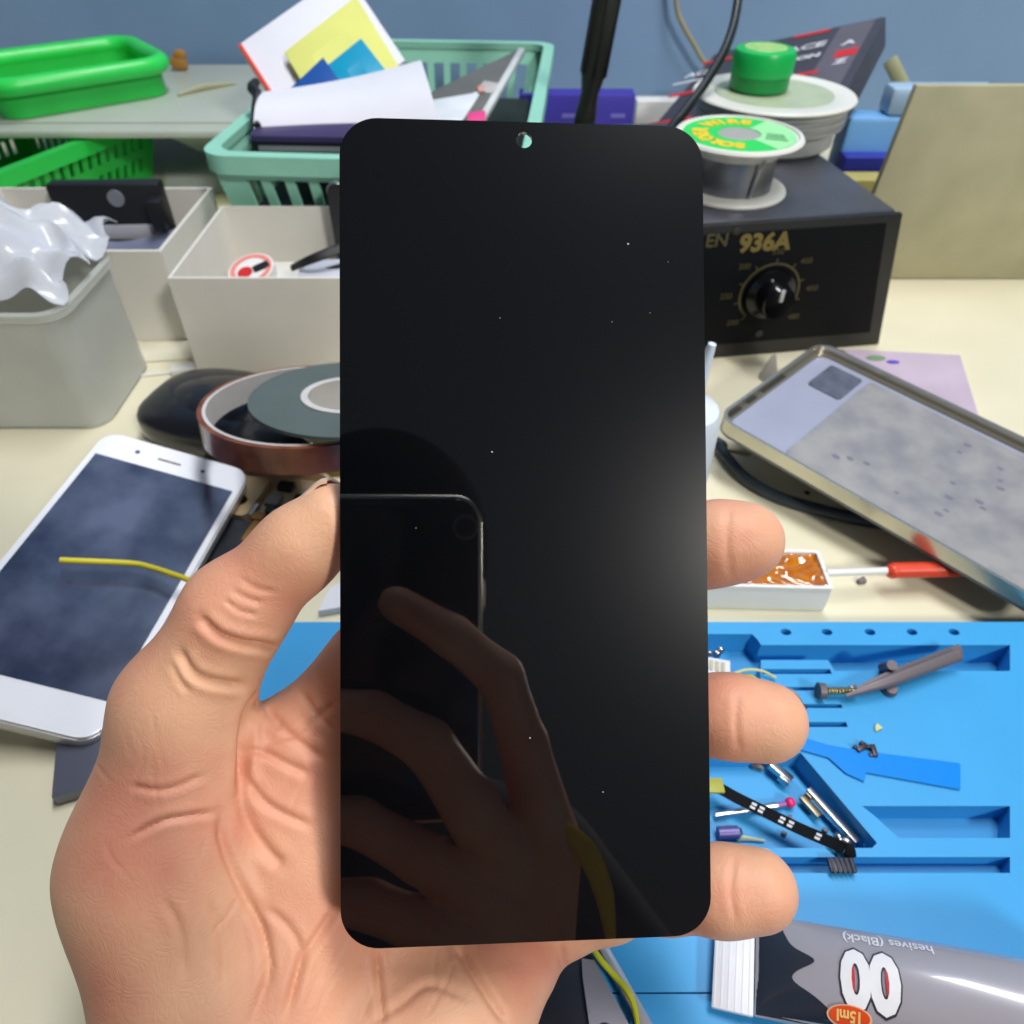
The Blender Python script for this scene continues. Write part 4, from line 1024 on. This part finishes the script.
# ================================================================== SOLDERING STATION
fr, fl = P(873, 345, 0), P(705, 359, 0)
ang = math.atan2(fr.y-fl.y, fr.x-fl.x)
SMx = TR(fr.x, fr.y, 0, ang)      # origin at right front corner; x negative to the other side
W_, H_, Dp = .185, .0865, .185
st = thing('soldering_station', 'black soldering station box with temperature dial and gold print', 'soldering station', SMx @ V((-W_/2, Dp/2, 0)))
TP = -.016
g = G(SMx); g.hexa([V((-W_, .003, .004)), V((.002, .003, .004)), V((.002, Dp, .004)), V((-W_, Dp, .004))], [V((-W_, .003, H_)), V((.002+TP, .003, H_)), V((.002+TP, Dp, H_)), V((-W_, Dp, H_))], .002); obj('case', g, mk('station_case', (78, 80, 88), .35, .2, var=.15, scale=30, bump=.1), st)
g = G(SMx); g.hexa([V((-W_-.001, 0, 0)), V((.004, 0, 0)), V((.004, .0035, 0)), V((-W_-.001, .0035, 0))], [V((-W_-.001, 0, H_-.001)), V((.004+TP, 0, H_-.001)), V((.004+TP, .0035, H_-.001)), V((-W_-.001, .0035, H_-.001))], .0005); obj('front_frame', g, black_pl, st)
g = G(SMx); g.hexa([V((-W_+.006, -.0008, .010)), V((-.006, -.0008, .010)), V((-.006, .0002, .010)), V((-W_+.006, .0002, .010))], [V((-W_+.006, -.0008, H_-.006)), V((-.006+TP*.9, -.0008, H_-.006)), V((-.006+TP*.9, .0002, H_-.006)), V((-W_+.006, .0002, H_-.006))], .0003); fp = obj('faceplate', g, mk('faceplate', (9, 12, 16), .6, var=.1, scale=14, spec=.12), st)
def face_pt(px, py):
    # intersect pixel ray with the face plane
    d = (FW+RT*((px-512)/FPX)-UP*((py-512)/FPX)); n = (SMx.to_3x3() @ V((0, 1, 0))); o = SMx @ V((0, -.0010, 0))
    t = (o-CAM).dot(n)/d.dot(n); return SMx.inverted() @ (CAM+d*t)
def face_M(px, py):
    q = face_pt(px, py); return SMx @ Matrix.Translation((q.x, -.0010, q.z)) @ Matrix.Rotation(math.pi/2, 4, 'X')
g = G(face_M(765, 243)); g.text('936A', .0140, ext=.0001, bold=.0006); obj('model_print', g, gold_pr, fp)
g = G(face_M(717, 241)); g.text('EN', .0105, ext=.0001, bold=.0002); g.text('®', .0055, ext=.0001, M=Matrix.Translation((.0105, .0045, 0))); obj('maker_print', g, mk('gold_dim', (76, 70, 36), .5), fp)
dc = face_pt(769, 293)
DM = SMx @ Matrix.Translation((dc.x, -.0010, dc.z)) @ Matrix.Rotation(math.pi/2, 4, 'X')
def arc(g, r0, r1, a0, a1, z0, z1, n=40):
    o = [(r1*math.cos(a0+(a1-a0)*i/n), r1*math.sin(a0+(a1-a0)*i/n)) for i in range(n+1)]+[(r0*math.cos(a1-(a1-a0)*i/n), r0*math.sin(a1-(a1-a0)*i/n)) for i in range(n+1)]
    g.prism(o, z0, z1)
g = G(DM); arc(g, .0175, .0188, math.radians(-50), math.radians(230), 0, .0003)
for k in range(9):
    a = math.radians(-50+k*35); g.box(.0185, -.0004, 0, .0212, .0004, .0003, M=Matrix.Rotation(a, 4, 'Z'))
obj('dial_ring', g, mk('gold_dim', (76, 70, 36), .5), fp)
g = G(DM)
for k, t in enumerate(('480', '450', '400', '350', '300', '250', '200')):
    a = math.radians(-42+k*44.5); g.text(t, .0050, ext=.0001, M=Matrix.Translation((.0268*math.cos(a), .0255*math.sin(a), .0001)))
obj('dial_numbers', g, mk('gold_dim', (76, 70, 36), .5), fp)
g = G(DM); g.lathe([(0, .0004), (.0155, .0004), (.0150, .003), (.0110, .0045), (.0100, .014), (.0090, .0155), (0, .0155)], 40); kb = obj('dial_knob', g, black_gl, st)
g = G(DM); g.box(-.0012, .002, .0152, .0012, .0095, .0160, .0003); obj('pointer', g, mk('pointer_white', (190, 190, 190), .4), kb)
g = G(SMx @ Matrix.Translation((dc.x-.0, -.0006, .016)) @ Matrix.Rotation(math.pi/2, 4, 'X')); g.prism(circ(0, 0, .0024), 0, .0008); obj('indicator', g, black_gl, st)
g = G(SMx)
for x in (-W_+.02, -.015):
    for y in (.02, Dp-.02): g.lathe([(0, 0), (.006, 0), (.006, .0045), (0, .0045)], 16, Matrix.Translation((x, y, .0001)))
obj('feet', g, black_pl, st)
# solder spool
q = P(729, 187, 88.5)
s = thing('solder_spool', 'solder wire spool with white flanges and green-yellow label, on the black station', 'solder spool', (q.x, q.y, H_))
S2 = TR(q.x, q.y, H_+.0004)
flm = mk('flange_white', (222, 222, 214), .4, var=.02)
g = G(S2); g.lathe([(0, 0), (.0325, 0), (.0330, .0012), (.0325, .0024), (.024, .0032), (0, .0032)], 64); obj('bottom_flange', g, flm, s)
g = G(S2); g.lathe([(0, .003), (.0238, .003), (.0238, .0225), (0, .0225)], 64); obj('wire_winding', g, mk('solder_wire', (140, 142, 146), .35, .8, var=.12, scale=80), s)
g = G(S2); g.lathe([(.0238, .0222), (.0255, .0225), (.0275, .0275), (.0355, .0290), (.0365, .0302), (.0355, .0316), (.0335, .0318), (.0330, .0308), (0, .0308)], 64); obj('top_flange', g, flm, s)
g = G(S2); g.tube([V((.006, -.0242, .004)), V((.007, -.0244, .012)), V((.0085, -.0243, .019)), V((.010, -.0262, .024))], .0009, 8); obj('loose_wire', g, silver, s)
Z1 = .0309
g = G(S2); g.ring([(.0318, Z1), (.0318, Z1+.0003), (.0120, Z1+.0003), (.0120, Z1)], 64); lb = obj('label_disc', g, mk('label_green', (40, 205, 90), .45, var=.02), s)
g = G(S2); arc(g, .0123, .0316, math.radians(-62), math.radians(48), Z1+.0003, Z1+.0005); obj('pale_field', g, mk('label_pale', (160, 235, 165), .5), lb)
g = G(S2)
for k, ch_ in enumerate('SOLDER WIRE'):
    a = math.radians(258-k*19); g.text(ch_, .0110, ext=.0001, bold=.0008, M=Matrix.Rotation(a-math.pi/2, 4, 'Z') @ Matrix.Translation((0, .0218, Z1+.0005)))
obj('label_lettering', g, mk('label_yellow', (235, 205, 40), .5), lb)
g = G(S2)
for k in range(4): g.box(.0150, -.006+.0032*k, Z1+.0005, .0275-.001*k, -.0050+.0032*k, Z1+.0007, M=Matrix.Rotation(-.35, 4, 'Z'))
obj('small_print', g, mk('label_darkgreen', (50, 120, 70), .5), lb)
g = G(S2); g.lathe([(0, Z1+.0002), (.0118, Z1+.0002), (.0118, Z1-.001)], 40); obj('hub', g, mk('hub_grey', (165, 165, 160), .5), s)
# big ribbed spool
q = P(776, 147, 88)
S3c = V((.174, .552, H_+.0004)); S3 = TR(S3c.x, S3c.y, S3c.z)
s = thing('wire_reel', 'large grey ribbed reel with white top disc, behind the smaller solder spool', 'reel', tuple(S3c))
ribm = mk('rib_grey', (165, 168, 170), .4, .2, var=.05)
g = G(S3); g.lathe([(0, 0), (.0420, 0), (.0440, .002), (.0440, .0125), (.0485, .0135), (.0490, .0155), (.0475, .0160), (.0475, .0180), (.0492, .0186), (.0492, .0205), (.0478, .0212), (.0478, .0232), (.0495, .0238), (.0500, .026), (.048, .0268), (0, .0268)], 72); obj('drum', g, ribm, s)
g = G(S3); g.lathe([(0.0, .0268), (.0505, .0268), (.0525, .0278), (.0530, .0290), (.0520, .0300), (.0400, .0300), (.0390, .0294), (0, .0294)], 72); obj('top_disc', g, flm, s)
g = G(S3); g.lathe([(0, .0298), (.0385, .0298), (.0388, .0295)], 60); obj('hub_film', g, mk('film_sage', (178, 190, 160), .35, var=.06, scale=60), s)
cj = V((S3c.x-.0095, S3c.y+.006, S3c.z+.0302))
s = thing('flux_jar', 'green round plastic jar with ridged cap on the white reel disc', 'jar', tuple(cj))
gjm = mk('jar_green', (12, 150, 70), .4, var=.08)
JM = TR(cj.x, cj.y, cj.z)
g = G(JM); g.lathe([(0, 0), (.0180, 0), (.0192, .0015), (.0192, .010), (0, .010)], 48); obj('body', g, gjm, s)
g = G(JM)
n = 72; prof = [(.0197, .0095), (.0200, .0205), (.0190, .0232), (.0172, .0240)]
vs, fs = [], []
for r, z in prof:
    for i in range(n): rr_ = r+(.00035 if i % 2 and z < .022 else 0); vs.append((rr_*math.cos(2*math.pi*i/n), rr_*math.sin(2*math.pi*i/n), z))
for a in range(len(prof)-1):
    for i in range(n): fs.append((a*n+i, a*n+(i+1) % n, (a+1)*n+(i+1) % n, (a+1)*n+i))
fs.append(tuple((len(prof)-1)*n+i for i in range(n))); fs.append(tuple(range(n))); g._add(vs, fs)
obj('cap', g, mk('cap_green', (15, 178, 82), .35, var=.05), s)
g = G(JM); g.lathe([(0, .0243), (.0135, .0243), (.0138, .0240)], 40); obj('cap_sticker', g, mk('sticker_sage', (120, 190, 110), .4, col2=(190, 210, 120), scale=200), s)
# ---- dark product box
o_ = PD(650, 131, 612); xr = PD(836, 100, 535)-o_; yr = PD(712, 57, 704)-o_
XM = frame(o_, xr, yr); XW = xr.length; XD = yr.length
pb = thing('product_box', 'dark grey product box with red stripes and white lettering, tilted behind the reels', 'box', (XM @ V((XW/2, XD/2, -.035))))
def plane_px(M, px, py):
    d = (FW+RT*((px-512)/FPX)-UP*((py-512)/FPX)); n = M.to_3x3() @ V((0, 0, 1)); o = M.translation
    return M.inverted() @ (CAM+d*((o-CAM).dot(n)/d.dot(n)))
XE = XW+.004; XD *= 1.06
g = G(XM); g.prism(rrect(0, 0, XE, XD, .003), -.022, 0, bev=.0015); obj('carton', g, mk('box_charcoal', (62, 60, 70), .5, var=.06), pb)
g = G(XM); g.box(XE*.76, .001, 0, XE*.95, XD-.001, .0003); obj('lid_band', g, mk('box_grey', (96, 92, 102), .5), pb)
def stripe(px, py, L, w, m, nm, a=0):
    q = plane_px(XM, px, py); g = G(XM @ Matrix.Translation((q.x, q.y, .0002)) @ Matrix.Rotation(a, 4, 'Z')); g.box(-L/2, -w/2, 0, L/2, w/2, .0003); obj(nm, g, m, pb)
for px, py, L in ((812, 34, .030), (722, 60, .036), (688, 93, .034), (668, 122, .040), (806, 74, .018)): stripe(px, py, L, .007, red, 'red_stripe')
stripe(846, 53, .017, .017, red, 'red_square', .0)
wpm = mk('print_white', (215, 215, 220), .5)
def word(t, px, py, size, a=0, b_=.0006):
    q = plane_px(XM, px, py); g = G(XM @ Matrix.Translation((q.x, q.y, .0006)) @ Matrix.Rotation(a, 4, 'Z')); g.text(t, size, ext=.0001, bold=b_); obj('lettering', g, wpm, pb)
word('ACE', 806, 48, .017); word('ION', 806, 58, .012); word('A', 849, 43, .014); word('Z', 840, 62, .014); word('ACE', 700, 74, .014); stripe(694, 81, .040, .004, wpm, 'white_bar')
g = G(); g.box(XM.translation.x+.02, XM.translation.y+.03, .0005, XM.translation.x+XW, XM.translation.y+.12, .018, .001); one('spacer_box', g, white_card, 'flat white box under the tilted dark product box', 'box')
# ---- far right bits
q0 = P(846, 152, 30)
s = thing('blue_pouch', 'light blue plastic pouch standing beyond the station corner', 'pouch', (.36, .66, 0))
a = PY(846, 100, 640); g = G(); g.box(.262, .630, .0005, .372, .655, .080, .004); obj('body', g, mk('sky_plastic', (112, 170, 225), .35, var=.05, coat=.3), s)
g = G(); g.box(.290, .632, .080, .372, .653, .100, .004); obj('flap', g, mk('sky_light', (168, 198, 226), .4), s)
g = G(); g.box(.262, .616, .0005, .35, .636, .055, .001); one('blue_carton', g, mk('deep_blue', (40, 50, 170), .5), 'deep blue flat carton wedged beside the light blue pouch', 'carton')
g = G(); g.box(.258, .592, .0005, .35, .612, .046, .001); one('yellow_carton', g, mk('straw_card', (200, 190, 110), .6), 'straw-yellow carton in front of the deep blue one', 'carton')
s4 = [PD(882, 60, 560), PD(900, 72, 556), PD(960, 100, 520), PD(935, 200, 480)]
g = G(); g.hexa([V((.243, .520, .0005)), V((.40, .520, .0005)), V((.40, .526, .0005)), V((.243, .526, .0005))], [V((.252, .520, .128)), V((.40, .520, .128)), V((.40, .526, .128)), V((.252, .526, .128))], .001); one('beige_board', g, mk('beige_board', (176, 172, 140), .6), 'beige board standing at the side of the black station', 'board')
g = G(); g.tube([PD(890, 60, 660), PD(904, 90, 650), PD(925, 150, 640), PD(940, 190, 640)], .006, 8, flat=.3); one('olive_strap', g, mk('olive_strap', (150, 150, 110), .6), 'olive strap running down from the dark product box to the beige board', 'strap')
# banknote-like ticket
tA = P(848, 350, 6); g = G(); g.prism([(P(x, y, 3).x, P(x, y, 3).y) for x, y in ((842, 349), (960, 355), (980, 420), (890, 386))], .0005, .003)
s = one('coupon', g, mk('coupon_pink', (196, 178, 196), .6), 'pale pink paper coupon with green and violet print behind the metal housing', 'coupon')
for x, y, r, m in ((876, 358, .006, mk('coupon_green', (120, 150, 110), .6)), (893, 362, .004, mk('coupon_violet', (90, 70, 190), .6))):
    q = P(x, y, 3.2); g = G(TR(q.x, q.y, .0031)); g.prism(circ(0, 0, r, 20, r*.5), 0, .0003); obj('print', g, m, s)

# ================================================================== RIGHT SIDE
# glue bottle
s = thing('glue_bottle', 'white dropper bottle with thin nozzle, peeking out beside the screen edge', 'bottle', (.079, .252, 0))
BMx = TR(.0700, .252, .0004)
g = G(BMx); g.lathe([(0, 0), (.0150, 0), (.0160, .002), (.0160, .068), (.0145, .073), (.006, .078), (.0045, .079), (0, .079)], 48); obj('body', g, mk('bottle_white', (218, 226, 234), .35, var=.02), s)
g = G(BMx @ Matrix.Translation((.004, .001, .078)) @ Matrix.Rotation(.12, 4, 'Y')); g.lathe([(0, 0), (.0042, 0), (.0030, .006), (.0016, .024), (0, .0245)], 24); obj('nozzle', g, mk('bottle_white', (218, 226, 234), .35), s)
# clear chip
g = G(); q = P(768, 378, 0); g.lathe([(0, 0), (.006, 0), (.001, .016), (0, .017)], 12, TR(q.x, q.y, .0005)); one('clear_cone', g, mk('clear_tip', (190, 186, 180), .2, alpha=.6), 'small clear plastic cone tip in front of the station', 'cone tip')
# metal housing
hA, hB, hD = P(716, 416, 33), P(829, 341, 34), P(896, 519, 27)
HM = frame(hA, hD-hA, hB-hA); HW = (hB-hA).length*.97; HL = .165
s = thing('metal_housing', 'silver metal phone back tray with grey plate inside, propped on the black cable', 'phone housing', HM @ V((.05, .04, -.008)))
steel = mk('tray_steel', (200, 196, 182), .22, .85, var=.06, scale=40)
g = G(HM); g.prism(rrect(0, 0, HL, HW, .010, 8), -.0085, -.0070); obj('back', g, mk('tray_back', (110, 112, 118), .4, .5), s)
g = G(HM); g.prism(rrect(0, 0, HL, HW, .010, 8), -.0070, .0, holes=[rrect(.0016, .0016, HL-.0016, HW-.0016, .0086, 8)]); obj('rim', g, steel, s)
g = G(HM); g.prism(rrect(.0016, .0016, HL-.0016, HW-.0016, .0085, 8), -.0056, -.0040, holes=[rrect(.0045, .005, HL-.0045, HW-.005, .006, 8)]); obj('lip', g, mk('lip_gold', (150, 146, 132), .3, .7), s)
g = G(HM); g.prism(rrect(.004, .0045, HL-.004, HW-.0045, .006, 8), -.0070, -.0050); obj('plate', g, mk('plate_blue_grey', (164, 168, 188), .4, .2, var=.05), s)
g = G(HM); g.prism(rrect(.036, .007, HL-.006, HW-.008, .003), -.0050, -.0046); obj('shield', g, mk('shield_grey', (164, 162, 160), .42, .25, var=.03, scale=60, col2=(138, 138, 142)), s)
g = G(HM); g.prism(rrect(.014, HW-.036, .033, HW-.010, .002), -.0050, -.0044); obj('window', g, mk('window_grey', (104, 108, 124), .25, .2, var=.15, scale=150), s)
g = G(HM)
for i in range(16):
    x = random.uniform(.045, .12); y = random.uniform(.012, HW-.014); g.lathe([(0, .0001), (random.uniform(.0012, .0022), 0)], 14, Matrix.Translation((x, y, -.0045)), sy=.7)
x_s = obj('scuff', g, mk('scuff', (120, 120, 135), .5), s); x_s['kind'] = 'stuff'
g = G(HM)
for x0, x1 in ((.010, .020), (.026, .034), (.040, .062)): g.box(.0018, x0, -.0056, .0034, x1, -.0036)
obj('side_key', g, mk('key_dark', (70, 66, 60), .4, .4), s)
g = G(); q = P(850, 440, 0); g.box(-.028, -.022, 0, .030, .022, .012, .002, M=TR(q.x+.02, q.y-.008, .0005, -.6)); one('dark_block', g, mk('block_dark', (52, 48, 44), .6), 'low dark block under the propped metal housing', 'block')  # support under the housing, one even dark brown
# black cable on desk
g = G(); g.tube([V((.06, .36, .0032)), P(712, 440, 3), P(722, 452, 3), P(745, 478, 3), P(778, 497, 3), P(820, 510, 3), P(870, 521, 3), P(930, 530, 3), P(1040, 545, 3)], .0031, 12); one('desk_cable', g, mk('cable_slate', (42, 52, 62), .45), 'dark slate cable lying on the bench under the metal housing', 'cable')
g = G(); q = P(729, 446, 2); g.box(-.008, -.003, 0, .012, .003, .002, .0005, M=TR(q.x, q.y, .0004, -.3)); one('tan_sliver', g, mk('tan_chip', (206, 196, 160), .5), 'cream plastic sliver beside the white dropper bottle', 'sliver')
g = G(); q = P(807, 493, 0); g.lathe([(0, .0003), (.0016, 0)], 12, TR(q.x, q.y, .0002)); one('tiny_screw', g, black_pl, 'tiny black screw lying on the bench behind the fingertips', 'screw')
# paste tray
pr = P(827, 621, 0); tX1 = pr.x; tY0 = pr.y+.005
s = thing('flux_tray', 'small white tray filled with glossy amber flux paste', 'tray', (tX1-.03, tY0+.012, 0))
PMt = TR(tX1, tY0, .0004, math.radians(-2)); TW, TD, THh = .062, .0225, .0145
g = G(PMt); g.prism([(-TW, 0), (0, 0), (0, TD), (-TW, TD)], 0, THh-.003, bev=.0006); g.prism(rrect(-TW, 0, 0, TD, .001), THh-.003, THh, holes=[rrect(-TW+.0016, .0016, -.0016, TD-.0016, .001)]); obj('tray', g, whitep, s)
fluxm = mk('amber_flux', (196, 120, 12), .08, var=.1, scale=140, col2=(168, 84, 14), coat=1, sss=.1)
def fluxf(u, v):
    x = -TW+.0014+(TW-.0028)*u; y = .0014+(TD-.0028)*v
    z = THh-.0012+.0009*math.sin(u*19+4*math.sin(v*4))*math.sin(v*7+3*math.sin(u*9))+.0004*math.sin(u*41+5*math.sin(v*6))
    return PMt @ V((x, y, z))
g = G(); g.grid(fluxf, 70, 26, .001); obj('flux', g, fluxm, s)
# white stick with red end
s = thing('cleaning_stick', 'white stick with red end lying on the bench behind the mat', 'stick', P(865, 575, 0))
g = G(); g.cyl(P(826, 573, 14), P(892, 570.5, 12), .0016); obj('shaft', g, whitep, s)
g = G(); g.cyl(P(892, 570.5, 12), P(960, 569, 12), .0034); g.ell(tuple(P(893, 571, 12)), .0034, .0034, .0034, 16); obj('handle', g, mk('red_orange', (226, 70, 40), .4), s)
g = G(); g.cyl(P(858, 582, 1.2), P(864, 580, 1.2), .0011, .0016); one('tiny_screw', g, dsteel, 'tiny silver screw lying on the bench under the white stick', 'screw')

# ================================================================== LIGHT
sc = bpy.context.scene
w = bpy.data.worlds.new('World'); sc.world = w; w.use_nodes = True
bg = w.node_tree.nodes['Background']; bg.inputs['Color'].default_value = (.66, .74, .86, 1); bg.inputs['Strength'].default_value = .10
def area(name, loc, to, sx, sy, power, col=(1, 1, 1)):
    l = bpy.data.lights.new(name, 'AREA'); l.shape = 'RECTANGLE'; l.size = sx; l.size_y = sy; l.energy = power; l.color = col
    o = bpy.data.objects.new(name, l); link(o); o.location = loc
    o.rotation_euler = (V(to)-V(loc)).to_track_quat('-Z', 'Y').to_euler(); return o
area('ceiling_tube', (.30, .42, 1.55), (.05, .3, 0), 1.1, .22, 23.5, (.97, .98, 1))
lp = cs2w((.0, 0, 0))
mr_ = mirror(PD(800, 541, 2300))
area('room_lamp', tuple(mr_), tuple(PO), .28, .28, 32, (1, .97, .92))

# ================================================================== CAMERA
cam = bpy.data.cameras.new('Camera'); co = bpy.data.objects.new('Camera', cam); link(co)
co.location = CAM; co.rotation_euler = (math.radians(90)-PITCH, 0, 0)
cam.sensor_fit = 'HORIZONTAL'; cam.sensor_width = 36; cam.lens = 36*FPX/1024
cam.clip_start = .0015; cam.clip_end = 20
cam.dof.use_dof = True; cam.dof.focus_distance = .152; cam.dof.aperture_fstop = (cam.lens*.001)/(.0010)
sc.camera = co
sc.view_settings.view_transform = 'Standard'; sc.view_settings.look = 'None'; sc.view_settings.gamma = 1
sc.view_settings.exposure = 0; sc.view_settings.use_curve_mapping = False
for base, grp in (('old_phone', 'old phones piled in the mint basket'), ('card_box', 'white open card boxes behind the tape rolls'), ('solder_bit', 'solder bits in the blue tray'), ('connector', 'tiny dark connectors on the blue mat'), ('storage_basket', 'slotted plastic baskets by the wall'), ('tiny_screw', 'tiny screws lying on the bench')):
    for o in sc.objects:
        if o.parent is None and o.name.split('.')[0] == base: o['group'] = grp
# lift everything so that the bench top stands 0.75 m above the floor
for o in sc.objects:
    if o.parent is None: o.location.z += DESK_H
